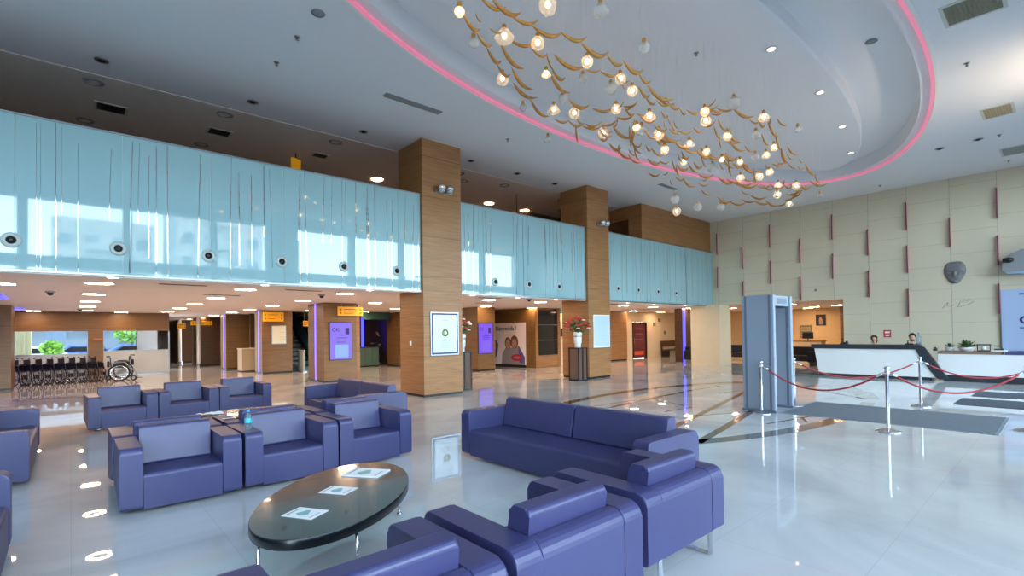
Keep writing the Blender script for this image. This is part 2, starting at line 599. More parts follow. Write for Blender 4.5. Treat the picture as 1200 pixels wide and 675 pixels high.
# the panelled wall on the right
b = MB()
b.box(XR, XR + .4, -1.8, 5.73, 0, ZC + .3)
b.box(XR, XR + .4, 5.73, 24, ZL, ZC + .3)
b.mi = 1
cols = [1.49 + 1.1325 * k for k in range(-2, 9)]
for y in cols:
    b.box(XR - .003, XR, y - .006, y + .006, ZL if y > 5.73 else 0, ZC)
for i, y in enumerate(cols[:-1]):
    for k in range(9):
        z = 0.95 + 0.745 * k + (0.37 if i % 2 else 0)
        if z < ZC and not (y > 5 and z < ZL):
            b.box(XR - .003, XR, y, y + 1.1325, z - .004, z + .004)
struct('wall_right', b, [M['panel'], M['panel_joint']], 'tall cream wall of glossy rectangular panels', 'wall')

# rose fins on the panelled wall
n = 0
fin0 = None
for i in range(9):
    y = 1.49 + 1.1325 * i
    rows = [(4.92, 5.88), (3.43, 4.385), (1.93, 2.885)] if i % 2 == 0 else [(4.18, 5.12), (2.68, 3.62)]
    for r, (z0, z1) in enumerate(rows):
        if (y > 5.5 and z0 < 2.5) or (i == 1 and r == 1):
            continue
        lab = 'slim rose metal fin on the cream wall, %s column from the reception corner, %s' % (ORD[8 - i], ['top row', 'second row', 'lowest row'][r])
        lab = 'slim rose fin on the cream wall, %s column from the gallery, %s one down' % (ORD[8 - i], ORD[r])
        if fin0 is None:
            b = MB(); b.box(-.10, 0, -.022, .022, 0, .955, .004, 1)
            b.mi = 1; b.box(-.104, -.1, -.016, .016, 0.01, .945)
            fin0 = b.build('wall_fin', [M['pink'], M['maroon']])
            o = fin0
        else:
            o = fin0.copy(); COL.objects.link(o)
        o.location = (XR, y, z0)
        tag(o, lab, 'wall decoration', 'rose fins on the cream wall')

# left wall and the glazed entrance front behind the viewpoint
b = MB(); b.box(-9.6, -9.2, -1.8, 43, 0, 6.9)
struct('wall_left', b, M['ceil'], 'plain white wall far to the left', 'wall')
bays = [(-8.9, -6.4), (-6.15, -3.7), (-3.45, -1.3), (-1.05, 1.43), (1.68, 4.15), (4.39, 6.22), (7.52, 9.9), (10.15, 12.55), (12.8, 15.2), (15.45, 17.8), (18.05, 20.4)]
b = MB()
b.box(-9.2, XR, -1.8, -1.4, 6.3, 7.0)
b.box(-9.2, XR, -1.8, -1.4, 4.0, 4.38)
b.box(-9.2, XR, -1.8, -1.4, 0, 0.08)
px = -9.2
for x0, x1 in bays + [(XR, XR)]:
    b.box(px, x0, -1.8, -1.4, 0, 6.3)
    px = x1
struct('wall_front', b, M['white'], 'white glazed entrance front of the lobby', 'wall')
for i, (x0, x1) in enumerate(bays):
    b = MB(); b.box(x0, x1, -1.62, -1.60, 4.38, 6.3); b.box(x0, x1, -1.62, -1.60, 0.08, 4.0)
    struct('window_%d' % (i + 3), b, M['glass'], 'tall clear window bay of the entrance front, %s from the wall end' % ORD[i], 'window')

# floor inlay under the oval recess
def inlay_strip(pts, w, mm):
    b = MB()
    pts = [Vector((x, y, 0)) for x, y in pts]
    L_, R_ = [], []
    for i, p in enumerate(pts):
        d = (pts[min(i + 1, len(pts) - 1)] - pts[max(i - 1, 0)]).normalized()
        nn = Vector((-d.y, d.x, 0)) * w / 2
        L_.append(p + nn); R_.append(p - nn)
    for i in range(len(pts) - 1):
        b.poly([(q.x, q.y, 0.0015) for q in (L_[i], R_[i], R_[i + 1], L_[i + 1])])
    return struct('floor_inlay', b, mm, 'dark marble stripe set into the pale lobby floor', 'floor')


def arc(a0, a1, n=40):
    return [(10.4 + 5.25 * math.cos(a), 5.22 + 2.52 * math.sin(a)) for a in [math.radians(a0 + (a1 - a0) * k / n) for k in range(n + 1)]]


inlay_strip(arc(218, 254), 0.26, M['inlay_grey'])
inlay_strip(arc(254, 268), 0.26, M['inlay_brown'])
inlay_strip(arc(268, 292), 0.24, M['inlay_tan'])
inlay_strip(arc(300, 338), 0.42, M['inlay_tan'])
inlay_strip(arc(30, 140), 0.26, M['inlay_brown'])
inlay_strip(arc(140, 218), 0.26, M['inlay_brown'])
for pts, w in (([(6.42, 3.5), (8.0, 3.8), (9.75, 4.14)], .13), ([(5.9, 4.05), (9.54, 4.85), (12.7, 5.55), (14.4, 6.2)], .12),
               ([(5.8, 6.2), (8.35, 6.4), (11.8, 6.66), (13.4, 6.6)], .10), ([(8.3, 4.68), (9.6, 4.12)], .05), ([(12.4, 7.45), (14.6, 6.5), (15.3, 5.6)], .07),
               ([(9.95, 6.5), (9.4, 5.35)], .05), ([(8.5, 5.3), (9.4, 5.18)], .04), ([(11.9, 5.9), (12.9, 5.6)], .05), ([(14.2, 5.0), (15.4, 4.72)], .06),
               ([(14.4, 4.85), (12.96, 3.1)], .08), ([(8.5, 3.4), (9.75, 3.14)], .05), ([(9.5, 3.2), (9.08, 2.97)], .04), ([(8.0, 6.75), (11.0, 6.56)], .04)):
    inlay_strip(pts, w, M['inlay_brown'])

# gallery glass front, three runs of painted panels with mirror lines
def gallery_run(x0, x1, label):
    t = thing('gallery_balustrade', label, 'balustrade', (x0, YB, 2.65))
    b = MB(); b.box(0, x1 - x0, .012, .07, -.06, 2.38)
    b.build('backing', M['white'], t)
    joints = [-0.63 + 1.2905 * k for k in range(-8, 20)]
    ed = [x0] + [j for j in joints if x0 + .15 < j < x1 - .15] + [x1]
    for a, c in zip(ed, ed[1:]):
        b = MB()
        b.box(a - x0 + .004, c - x0 - .004, 0, .012, 0, 2.37)
        b.mi = 1
        k = max(3, int((c - a) * 5.2))
        for _ in range(k):
            x = random.uniform(a + .06, c - .06) - x0
            sl = random.choice((0, 0, 0.01, -0.03, 0.05, -0.05, .03))
            zt = random.choice((2.36, 2.3, 2.1)); zb = random.choice((0.0, 0.02, 0.3, 0.9))
            if x + sl < a - x0 + .02 or x + sl > c - x0 - .02:
                sl = 0
            w = random.choice((.004, .006, .009))
            zm = (zb + zt) / 2
            for (za, xa), (zc, xc) in (((zb, x), (zm, x + sl * .35)), ((zm, x + sl * .35), (zt, x + sl))):
                b.poly([(xa - w, -.0015, za), (xa + w, -.0015, za), (xc + w * .7, -.0015, zc), (xc - w * .7, -.0015, zc)])
        b.build('glass_panel', [M['aqua'], M['mirror']], t)
    b = MB(); b.box(0, x1 - x0, -.012, .09, 2.37, 2.40, .004, 1)
    b.build('top_rail', M['steel'], t)
    b = MB(); b.box(0, x1 - x0, -.02, .07, -.045, -.004, .004, 1)
    b.build('bottom_trim', M['steel'], t)
    return t


gallery_run(-7.0, 6.44, 'pale aqua glass balcony front before the first wood pillar')
gallery_run(7.63, 12.68, 'pale aqua glass balcony front between the two wood pillars')
gallery_run(13.84, 21.46, 'pale aqua glass balcony front running into the cream wall')

# air nozzles on the glass
nz0 = None
for k, x in enumerate((-.67, .60, 1.91, 3.20, 4.49, 5.78, 8.81, 10.10, 11.39, 14.42, 15.66, 16.98, 18.29)):
    lab = 'round grey air nozzle on the aqua balcony, %s counting from the far left' % ORD[k]
    if nz0 is None:
        nz0 = thing('air_nozzle', lab, 'air nozzle', group='air nozzles along the balcony')
        b = MB(); b.lathe([(.06, -.02), (.075, -.03), (.112, -.012), (.118, 0), (.0, 0)], axis='y', n=28); b.build('flange', M['grey_disc'], nz0)
        b = MB(); b.ball((0, -.012, 0), .058, 1, .55, 1); b.build('jet', M['black'], nz0)
        b = MB(); b.lathe([(.028, -.055), (.04, -.048), (.05, -.03)], axis='y', n=20); b.build('jet_lip', M['dark_metal'], nz0)
        o = nz0
    else:
        o = dup(nz0, lab)
    o.location = (x, YB - .004, 3.08 if k < 6 or k > 8 else 2.99)

# the two tall pillars
def pillar(x0, x1, y0, y1, label):
    t = thing('wall_pillar', label, 'pillar', ((x0 + x1) / 2, y0, 0), kind='structure')
    w, d = (x1 - x0) / 2, y1 - y0
    b = MB(); b.box(-w, w, 0, d, .06, ZC, .006, 1); b.build('cladding', M['wood'], t)
    b = MB(); b.box(-w + .015, w - .015, .015, d - .015, 0, .06); b.build('plinth', M['dark_metal'], t)
    return t


pillar(6.45, 7.615, 10.70, 11.88, 'tall oak-clad pillar with the lime emblem poster')
pillar(12.69, 13.825, 10.68, 11.88, 'tall oak-clad pillar beside the vase of red flowers')


def poster_frame(name, label, cx, y, cz, w, h, inner=True):
    t = thing(name, label, 'poster', (cx, y, cz))
    b = MB(); b.box(-w / 2, w / 2, -.03, 0, -h / 2, h / 2, .005, 1); b.build('frame', M['steel'] if inner else M['white'], t)
    b = MB(); b.box(-w / 2 + .035, w / 2 - .035, -.034, -.03, -h / 2 + .035, h / 2 - .035)
    if inner:
        b.mi = 1; b.box(-w / 2 + .075, w / 2 - .075, -.036, -.034, -h / 2 + .075, h / 2 - .075)
        b.mi = 2
        for k in range(18):
            a0 = 2 * PI * k / 18
            b.box(.075 * math.cos(a0) - .022, .075 * math.cos(a0) + .022, -.0385, -.036, .075 * math.sin(a0) - .022 + .02, .075 * math.sin(a0) + .022 + .02)
        b.box(-.035, .0, -.0385, -.036, -.015, .045)
        b.mi = 3
        for k in range(5):
            b.box(-.15 + .02 * (k % 2), .15 - .03 * (k % 3), -.0375, -.036, -.18 - .045 * k, -.17 - .045 * k)
        b.box(-.08, .08, -.0375, -.036, .33, .345)
        b.build('sheet', [M['ink_blue'], mat('poster_sheet_blue', (206, 222, 236), 0.25, coat=.3), M['lime'], M['grey_print']], t)
    else:
        b.mi = 1
        for k in range(7):
            b.box(-.26 + .05 * (k % 3), .22 - .06 * (k % 2), -.0355, -.034, .34 - .1 * k, .35 - .1 * k)
        b.build('sheet', [mat('notice_sheet_blue', (190, 212, 240), 0.25, coat=.3), mat('faint_blue_print', (164, 190, 226), .4)], t)
    return t


poster_frame('framed_poster', 'silver framed blue poster with a round lime emblem on the nearer pillar', 7.055, 10.70, 1.565, .85, 1.10)
poster_frame('framed_notice', 'pale blue notice sheet on the pillar by the flower vase', 13.33, 10.68, 1.575, .86, 1.10, False)
b = MB(); b.box(-.012, 0, -.045, .045, -.06, .06, .004, 1); b.mi = 1; b.box(-.016, -.012, -.025, .025, -.02, .02)
tag(b.build('light_switch', [M['white'], M['paper']], loc=(6.45, 11.33, 1.33)), 'small white switch plate on the side of the nearer pillar', 'switch')

for x, y, lab in ((7.05, 10.70, 'chrome twin spotlight high on the nearer oak pillar'), (13.42, 10.68, 'chrome twin spotlight high on the farther oak pillar')):
    t = thing('twin_spotlight', lab, 'wall light', (x, y, 5.2))
    b = MB(); b.box(-.26, .26, -.06, 0, -.07, .0, .012, 2); b.build('bracket', M['steel'], t)
    for s in (-.12, .12):
        b = MB(); b.lathe([(.0, -.06), (.07, -.05), (.105, 0), (.1, .05), (.06, .09), (0, .10)], (s, -.16, .02), n=20)
        b.build('lamp_head', M['chrome'], t)
        b = MB(); b.lathe([(0, -.002), (.075, 0), (.075, .012), (0, .012)], (s, -.16, -.05), n=18); b.build('lens', M['paper'], t)

# wood-clad room on the gallery
b = MB()
b.box(16.14, XR, 10.9, 11.3, 3.15, ZC)
b.box(16.14, 16.3, 11.3, 11.5, 3.15, ZC)
b.box(16.14, 16.3, 11.5, 12.4, 5.92, ZC)
b.box(13.3, 16.3, 12.4, 12.6, 6.05, ZC)
struct('wall_gallery_room', b, M['wood'], 'oak-clad room at the end of the upper gallery', 'wall')
b = MB(); b.box(13.3, 16.14, 14.4, 14.5, 3.15, 6.36)
struct('wall_gallery_recess', b, M['wood_deep'], 'dark recess wall beside the gallery room', 'wall')
# ------------------------------------------------------------------ under the gallery
def clad_block(x0, x1, y0, y1, label, m='wood_dark', z1=ZL, led=None, ledm='led_violet', name='clad_pillar'):
    t = thing(name, label, 'pillar', ((x0 + x1) / 2, y0, 0))
    w, d = (x1 - x0) / 2, y1 - y0
    b = MB(); b.box(-w, w, 0, d, .07, z1, .008, 1); b.build('cladding', M[m], t)
    b = MB(); b.box(-w + .02, w - .02, .02, d - .02, 0, .07); b.build('plinth', M['dark_metal'], t)
    if led is not None:
        b = MB(); b.box(-w - .012, -w, led - .05, led + .05, .06, z1, .004, 1); b.build('led_strip', M[ledm], t)
    return t


def amber_sign(x, y, z, w, h, label, hang=True, face='y'):
    t = thing('direction_sign', label, 'sign', (x, y, z))
    b = MB(); b.box(-w / 2, w / 2, -.03, .03, -h / 2, h / 2, .006, 1); b.build('sign_box', M['yellow'], t)
    b = MB()
    for s in (-1, 1):
        for k in (-1, 1):
            b.box(s * w * .40 - .03, s * w * .40 + .03, -.034, -.03, k * h * .2 - .03, k * h * .2 + .03)
    for k in range(3):
        b.box(-w * .28, w * .22 - .06 * k, -.034, -.03, h * (.22 - .22 * k) - .012, h * (.22 - .22 * k) + .012)
    b.build('lettering', mat('sign_ink_soft', (150, 104, 20), .5), t)
    if hang:
        b = MB()
        for s in (-.35, .35):
            b.box(s * w - .006, s * w + .006, -.006, .006, h / 2, ZL - z)
        b.build('hanger', M['steel'], t)
    return t


# far left slab, kiosks and pillars
clad_block(-2.8, -1.37, 22.1, 23.3, 'brown wood pillar at the left end of the wheelchair row')
clad_block(6.18, 7.30, 16.5, 17.95, 'brown wood pillar carrying the blue-violet screen left of the nearer tall pillar', led=.75)
clad_block(5.86, 7.05, 22.4, 23.5, 'brown wood pillar with the white notice board and yellow sign', led=.5)
clad_block(5.49, 6.55, 27.0, 28.2, 'brown wood pillar with the dim violet light edge', led=.5, ledm='led_violet')
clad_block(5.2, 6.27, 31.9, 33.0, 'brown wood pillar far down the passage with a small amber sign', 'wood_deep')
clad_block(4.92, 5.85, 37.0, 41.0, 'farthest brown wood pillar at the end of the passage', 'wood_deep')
clad_block(11.8, 12.9, 21.9, 23.1, 'brown wood slab beside the person in dark clothes')
clad_block(12.33, 13.24, 16.26, 17.4, 'brown wood pillar carrying the violet screen right of the nearer tall pillar')
b = MB(); b.box(13.24, 13.5, 16.6, 18.6, 0, ZL); struct('wall_kiosk_return', b, M['wood'], 'narrow oak wall return beside the violet screen', 'wall')
clad_block(20.9, 22.3, 16.1, 17.6, 'plain ochre wood block left of the red door', 'wood')
b = MB(); b.box(7.33, 7.6, 16.9, 17.9, 0, ZL, .008, 1)
tag(b.build('wood_fin', M['wood']), 'light oak fin right of the blue-violet screen', 'panel')

amber_sign(7.06, 16.44, 2.37, .87, .30, 'amber hanging sign above the blue-violet screen')
amber_sign(6.27, 22.3, 2.37, .8, .38, 'amber hanging sign above the white notice board')
amber_sign(5.3, 31.8, 2.33, 1.0, .22, 'amber sign over the far passage pillar')
amber_sign(4.62, 33.5, 2.22, .4, .3, 'smallest amber sign at the far end of the passage')
amber_sign(8.0, 23.3, 2.12, .4, .25, 'amber sign beside the escalator', True)


def wall_screen(x, y, z, w, h, label, m, title, sub):
    t = thing('wall_screen', label, 'screen', (x, y, z))
    b = MB(); b.box(-w / 2 - .02, w / 2 + .02, -.06, 0, -h / 2 - .02, h / 2 + .02, .006, 1); b.build('bezel', M['black'], t)
    b = MB(); b.box(-w / 2, w / 2, -.063, -.06, -h / 2, h / 2); b.build('display', m, t)
    text('title', title, h * .15, M['ink_violet'], t, (-w * .42, -.065, h * .26), (PI / 2, 0, 0))
    b = MB()
    b.box(w * .2, w * .38, -.066, -.063, h * .18, h * .36)
    for k in range(3):
        b.box(-w * .2, w * (.3 - .05 * k), -.066, -.063, h * (.08 - .06 * k), h * (.095 - .06 * k))
    b.build('text_lines', M['ink_violet'], t)
    b = MB(); b.box(-w * .28, w * .34, -.0645, -.063, -h * .45, -h * .1); b.build('image_area', sub, t)
    return t


wall_screen(6.73, 16.5, 1.37, .74, 1.22, 'blue-violet lit display on the pillar with the amber sign', M['screen_violet'], 'CKI', M['screen_blue'])
wall_screen(12.69, 16.26, 1.35, .72, 1.22, 'all-violet lit display right of the nearer tall pillar', emis('deep_violet_display', (122, 80, 246), .9, (40, 30, 60)), 'CI', emis('violet_display_image', (132, 96, 250), .85, (40, 30, 60)))

t = thing('notice_board', 'white notice board under the amber sign on the wood pillar', 'notice board', (6.5, 22.4, 1.62))
b = MB(); b.box(-.29, .29, -.04, 0, -.39, .39, .006, 1); b.build('frame', M['steel'], t)
b = MB(); b.box(-.26, .26, -.043, -.04, -.36, .36); b.mi = 1
for k in range(4): b.box(.06, .2, -.0445, -.043, -.2 + .1 * k, -.19 + .1 * k)
b.build('sheet', [mat('cream_sheet', (226, 224, 206), .5), M['grey_print']], t)

t = thing('side_counter', 'beige slatted counter between two wood pillars', 'counter', (5.62, 24.6, 0))
b = MB(); b.box(0, 1.0, 0, .8, .05, 1.0)
for k in range(5): b.box(.06 + .2 * k, .1 + .2 * k, -.012, 0, .07, .96)
b.build('body', mat('beige_laminate', (188, 166, 132), .5), t)
b = MB(); b.box(-.03, 1.02, -.03, .83, 1.0, 1.04, .006, 1); b.build('worktop', M['beige'], t)
b = MB(); b.box(6.3, 7.0, 26.0, 26.2, 0, 2.65); struct('wall_passage_recess', b, M['wood_deep'], 'dark recess behind the beige counter', 'wall')

for x, y, lab in ((4.86, 35.9, 'slim white post far down the passage'), (5.12, 31.6, 'slim pale post before the far wood pillar')):
    t = thing('guide_post', lab, 'post', (x, y, 0))
    b = MB(); b.lathe([(.09, 0), (.09, 2.65)], n=16); b.build('shaft', M['white'], t)
    b = MB(); b.lathe([(.14, 0), (.14, .12), (.09, .14)], n=16); b.build('foot', M['steel'], t)

# violet ceiling coves
for y0, y1, lab in ((16.9, 18.5, 'nearer violet light panel in the low ceiling at the left edge'), (24.0, 25.3, 'farther violet light panel in the low ceiling at the left edge')):
    b = MB(); b.box(-3.2, -1.2, y0, y1, ZL - .03, ZL, .008, 1)
    tag(b.build('cove_light', M['led_blue']), lab, 'ceiling light')

# end walls
b = MB(); b.box(3.25, 5.3, 41.5, 42, 0, ZL); b.box(5.2, 12.4, 33.5, 34, 0, ZL); b.box(3.25, 3.3, 31, 42, 0, ZL); b.box(12.4, 12.6, 24, 34, 0, ZL)
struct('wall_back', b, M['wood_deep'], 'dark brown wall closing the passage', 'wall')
b = MB(); b.box(6.85, 10.2, 30.2, 30.5, 0, 6); b.box(6.7, 6.85, 24.6, 30.5, 0, 6); b.box(9.5, 9.6, 23.6, 30.2, ZL, 6); b.box(6.85, 9.5, 23.6, 30.2, 5.9, 6)
struct('wall_escalator', b, M['teal_dark'], 'dark teal wall behind the escalator', 'wall')
b = MB(); b.box(10.2, 12.6, 26.0, 26.3, 0, ZL)
struct('wall_clinic', b, M['wood_deep'], 'dark brown wall behind the green counter', 'wall')
b = MB(); b.box(13.4, 17.3, 18.7, 18.9, 0, ZL); b.box(12.9, 13.1, 17.4, 26, 0, ZL)
struct('wall_poster_side', b, M['wood_dark'], 'brown wall behind the poster corner', 'wall')

# window wall behind the wheelchairs
b = MB()
b.box(-9.2, 3.25, 26.9, 27.15, 1.88, ZL)
b.box(.52, 1.0, 26.85, 27.2, 0, 1.88)
b.box(-9.2, -1.7, 26.9, 27.15, 0, 1.88)
struct('wall_window_side', b, M['wood_dark'], 'brown lintel and pier around the two long windows', 'wall')
for i, (x0, x1, zs) in enumerate(((-1.7, .52, .95), (1.0, 3.25, 1.03))):
    b = MB(); b.box(x0, x1, 27.0, 27.02, zs, 1.88)
    struct('window_%d' % (i + 1), b, M['glass'], '%s clear street window above a frosted band' % ('left-hand', 'right-hand')[i], 'window')
    t = thing('trim_%d' % (i + 2), 'frosted grey glass band under the %s street window' % ('left-hand', 'right-hand')[i], 'partition', (x0, 26.98, 0), kind='structure')
    b = MB(); b.box(0, x1 - x0, 0, .03, .05, zs); b.build('panel', mat('frosted_panel_%d' % i, (178, 184, 184), .25, coat=.2), t)
    b = MB(); b.box(0, x1 - x0, -.02, .05, 0, .05); b.box(0, x1 - x0, -.015, .045, zs, zs + .03); b.box(-.02, .02, -.015, .045, .05, 1.88); b.box(x1 - x0 - .02, x1 - x0 + .02, -.015, .045, .05, 1.88)
    b.build('frame', M['steel'], t)
b = MB(); b.box(.68, 1.02, 26.8, 26.85, 1.5, 1.58, .01, 1)
tag(b.build('wall_lamp', mat('pier_lamp_wood', (170, 110, 62), .5)), 'small wooden bar on the pier between the street windows', 'wall lamp')

# wheelchairs
def wheel_bm(b, x, y, r, tr):
    pts = [(x + r * math.cos(a), y, r + tr + r * math.sin(a) - tr) for a in [2 * PI * k / 26 for k in range(26)]]
    b.tube(pts, tr, 6, True)


def make_wheelchair(label):
    """faces +x; origin on the floor under the seat"""
    t = thing('wheelchair', label, 'wheelchair', group='parked wheelchairs')
    for s in (-.28, .28):
        b = MB(); b.tube([(.30 * math.cos(a), s, .31 + .30 * math.sin(a)) for a in [2 * PI * k / 28 for k in range(28)]], .022, 6, True)
        w = b.build('wheel', M['rubber'], t)
        b = MB(); b.tube([(.25 * math.cos(a), s * 1.13, .31 + .25 * math.sin(a)) for a in [2 * PI * k / 28 for k in range(28)]], .009, 6, True); b.build('push_rim', M['chrome'], w)
        b = MB(); b.lathe([(.035, -.02), (.035, .02)], (0, s, .31), 12, 'y')
        for k in range(10):
            a = 2 * PI * k / 10
            b.tube([(0, s, .31), (.29 * math.cos(a), s, .31 + .29 * math.sin(a))], .0035, 4)
        b.build('spoke', M['steel'], w)
        b = MB(); b.tube([(.42 + .075 * math.cos(a), s * .9, .09 + .075 * math.sin(a)) for a in [2 * PI * k / 16 for k in range(16)]], .018, 6, True)
        c = b.build('caster', M['rubber'], t)
        b = MB(); b.tube([(.42, s * .9, .09), (.40, s * .9, .24)], .012, 6); b.build('fork', M['steel'], c)
        b = MB()
        b.tube([(-.36, s * .85, .90), (-.26, s * .85, .91), (-.24, s * .85, .86), (-.20, s * .85, .50), (-.18, s * .85, .22), (.30, s * .85, .22), (.34, s * .85, .46), (-.2, s * .85, .48)], .013, 7)
        b.tube([(-.22, s * .85, .68), (.1, s * .85, .69), (.2, s * .85, .66), (.22, s * .85, .48)], .012, 7)
        b.tube([(.34, s * .85, .46), (.44, s * .8, .38), (.56, s * .7, .10)], .011, 7)
        b.build('side_frame', M['steel'], t)
        b = MB(); b.tube([(-.36, s * .85, .905), (-.26, s * .85, .91)], .019, 8); b.build('push_handle', M['black'], t)
        b = MB(); b.box(-.14, .14, s * .85 - .025, s * .85 + .025, .69, .72, .01, 1); b.build('armrest', M['black'], t)
        b = MB(); b.box(.50, .68, s * .42 - .07, s * .42 + .07, .085, .105, .006, 1); b.build('footplate', M['black'], t)
    for s in (-.2, .2):
        b = MB(); b.box(-.16, .24, s * 1.1 - .012, s * 1.1 + .012, .50, .68, .008, 1); b.build('side_guard', M['cloth_dark'], t)
    b = MB(); b.box(-.34, -.27, -.17, .17, .52, .74, .02, 2); b.build('back_pouch', M['cloth_dark'], t)
    b = MB(); b.box(.36, .40, -.2, .2, .22, .36, .01, 1); b.build('calf_strap', M['cloth_dark'], t)
    b = MB(); b.box(-.2, .26, -.23, .23, .455, .505, .01, 1); b.build('seat', M['cloth_dark'], t)
    b = MB(); b.prism([(-.235, .50), (-.195, .50), (-.225, .87), (-.265, .87)], 'y', -.24, .24, .006, 1); b.build('backrest', M['cloth_dark'], t)
    b = MB(); b.tube([(-.1, -.24, .24), (.1, .24, .46)], .011, 6); b.tube([(-.1, .24, .24), (.1, -.24, .46)], .011, 6); b.build('cross_brace', M['steel'], t)
    return t


wc_lab = ['folded black wheelchair parked at the far left by the wood pillar', 'folded black wheelchair, second from the left wood pillar', 'folded black wheelchair, third from the left wood pillar', 'folded black wheelchair, fourth from the left wood pillar',
          'folded black wheelchair, fifth from the left wood pillar', 'folded black wheelchair, sixth from the left wood pillar', 'folded black wheelchair, seventh from the left wood pillar', 'folded black wheelchair, eighth from the left wood pillar', 'black wheelchair with its big wheel in full view at the row end']
wc = make_wheelchair(wc_lab[0])
for k in range(9):
    o = wc if k == 0 else dup(wc, wc_lab[k])
    if k < 8:
        o.scale = (1, .38, 1)
        o.location = (-1.32 + .292 * k, 24.15, 0)
        o.rotation_euler = (0, 0, -1.12)
    else:
        o.location = (1.32, 23.5, 0); o.rotation_euler = (0, 0, .04)
o = dup(wc, 'black wheelchair turned round with handles toward the right-hand street window', group='parked wheelchairs')
o.location = (1.50, 24.75, 0); o.rotation_euler = (0, 0, PI + .2)

# street outside
b = MB(); b.box(-60, 80, -90, 90, -.5, -.3)
struct('ground', b, M['asphalt'], 'pale street ground outside', 'ground')


def make_tree(label, x, y, h, r):
    t = thing('street_tree', label, 'tree', (x, y, -.3), group='street trees outside')
    b = MB(); b.tube([(0, 0, 0), (.05, .02, h * .45), (.02, 0, h * .75)], .13, 10, r1=.07)
    for a in (0.4, 2.3, 4.4): b.tube([(.03, 0, h * .45), (.6 * r * math.cos(a), .6 * r * math.sin(a), h * .72)], .05, 6, r1=.02)
    b.build('trunk', M['bark'], t)
    b = MB()
    rnd = random.Random(int(x * 10))
    for k in range(420):
        a, u, q = rnd.uniform(0, 2 * PI), rnd.uniform(-1, 1), rnd.uniform(.55, 1)
        s = math.sqrt(1 - u * u)
        p = Vector((r * q * s * math.cos(a), r * q * s * math.sin(a), h * .72 + r * .8 * q * u))
        n = Vector((rnd.gauss(0, 1), rnd.gauss(0, 1), rnd.gauss(0, 1))).normalized()
        e1 = n.orthogonal().normalized() * rnd.uniform(.12, .24); e2 = n.cross(e1)
        b.poly([p - e1, p + e2 * .6, p + e1, p - e2 * .6])
    b.build('crown', M['tree_leaf'], t)


make_tree('leafy street tree seen through the right-hand street window', 4.0, 56, 3.6, 1.5)
make_tree('yellow-green street tree seen through the left-hand street window', -.75, 36.5, 1.9, .45)
make_tree('second street tree farther right outside, close to the grey wall', 7.2, 58, 3.8, 1.4)


def make_car(label, x, y, rz, m):
    t = thing('parked_car', label, 'car', (x, y, -.3), rz, 'cars parked outside')
    b = MB()
    b.prism(rounded([(-2.1, .28, .1), (2.1, .28, .1), (2.12, .72, .12), (1.3, .88, .1), (.75, 1.36, .15), (-1.1, 1.40, .2), (-1.75, .95, .1), (-2.1, .9, .12)]), 'y', -.85, .85, .1, 3)
    b.build('body', m, t)
    b = MB(); b.prism([(1.12, .93), (.7, 1.28), (-1.0, 1.31), (-1.5, .95)], 'y', -.86, .86); b.build('windows', M['glass_dark'], t)
    for sx in (-1.3, 1.3):
        for sy in (-.8, .8):
            b = MB(); b.lathe([(.0, -.1), (.2, -.1), (.31, -.09), (.32, 0), (.31, .09), (.2, .1), (0, .1)], (sx, sy, .32), 20, 'y'); b.build('wheel', M['rubber'], t)


make_car('white car parked outside the left-hand street window', -1.5, 46, .1, M['car_white'])
make_car('blue car parked outside the left-hand street window', 1.0, 50, .02, M['car_blue'])
make_car('white car parked farther off outside the right-hand street window', 6.0, 53.4, -.05, M['car_white'])
make_car('blue car parked beyond the tree of the right-hand street window', 3.7, 46.0, .05, M['car_blue'])


def building(label, x0, x1, y0, y1, h, floors, nb, side, fm='facade'):
    t = thing('apartment_building', label, 'building', ((x0 + x1) / 2, y0, -.3))
    w = (x1 - x0) / 2
    b = MB(); b.box(-w, w, 0, y1 - y0, 0, h); b.build('facade', M[fm], t)
    yy = 0 if side < 0 else y1 - y0
    for f_ in range(floors):
        for k in range(nb):
            xc = -w + (k + .5) * 2 * w / nb
            zc = 1.5 + f_ * (h - 2) / floors
            b = MB(); b.box(xc - w / nb * .5, xc + w / nb * .5, yy - .06, yy + .06, zc, zc + 1.5); b.build('window', M['facade_win'], t)
        b = MB(); b.box(-w * .35, w * .35, yy + (.05 if side > 0 else -1.2), yy + (1.2 if side > 0 else -.05), 1.2 + f_ * (h - 2) / floors - .3, 1.2 + f_ * (h - 2) / floors + .7); b.build('balcony', M[fm], t)


building('white apartment block mirrored in the aqua balcony glass', 11, 22, -76, -62, 26, 7, 4, 1)
building('pale apartment block far beyond the street windows', -14, 12, 64, 74, 14, 5, 9, -1, 'facade_far')
t = thing('outbuilding', 'olive ribbed wall outside the left-hand street window', 'building', (-5.5, 33.5, -.3))
b = MB(); b.box(0, 4.1, 0, .6, 0, 3.2)
for k in range(9): b.box(.2 + .45 * k, .3 + .45 * k, -.05, 0, 0, 3.2)
b.build('wall', M['olive_render'], t)
b = MB(); b.box(-.1, 4.2, -.1, .7, 3.2, 3.35); b.build('roof_edge', M['steel'], t)
building('lower grey-white block mirrored left of the tall one', -2, 9.5, -86, -72, 19, 5, 4, 1)

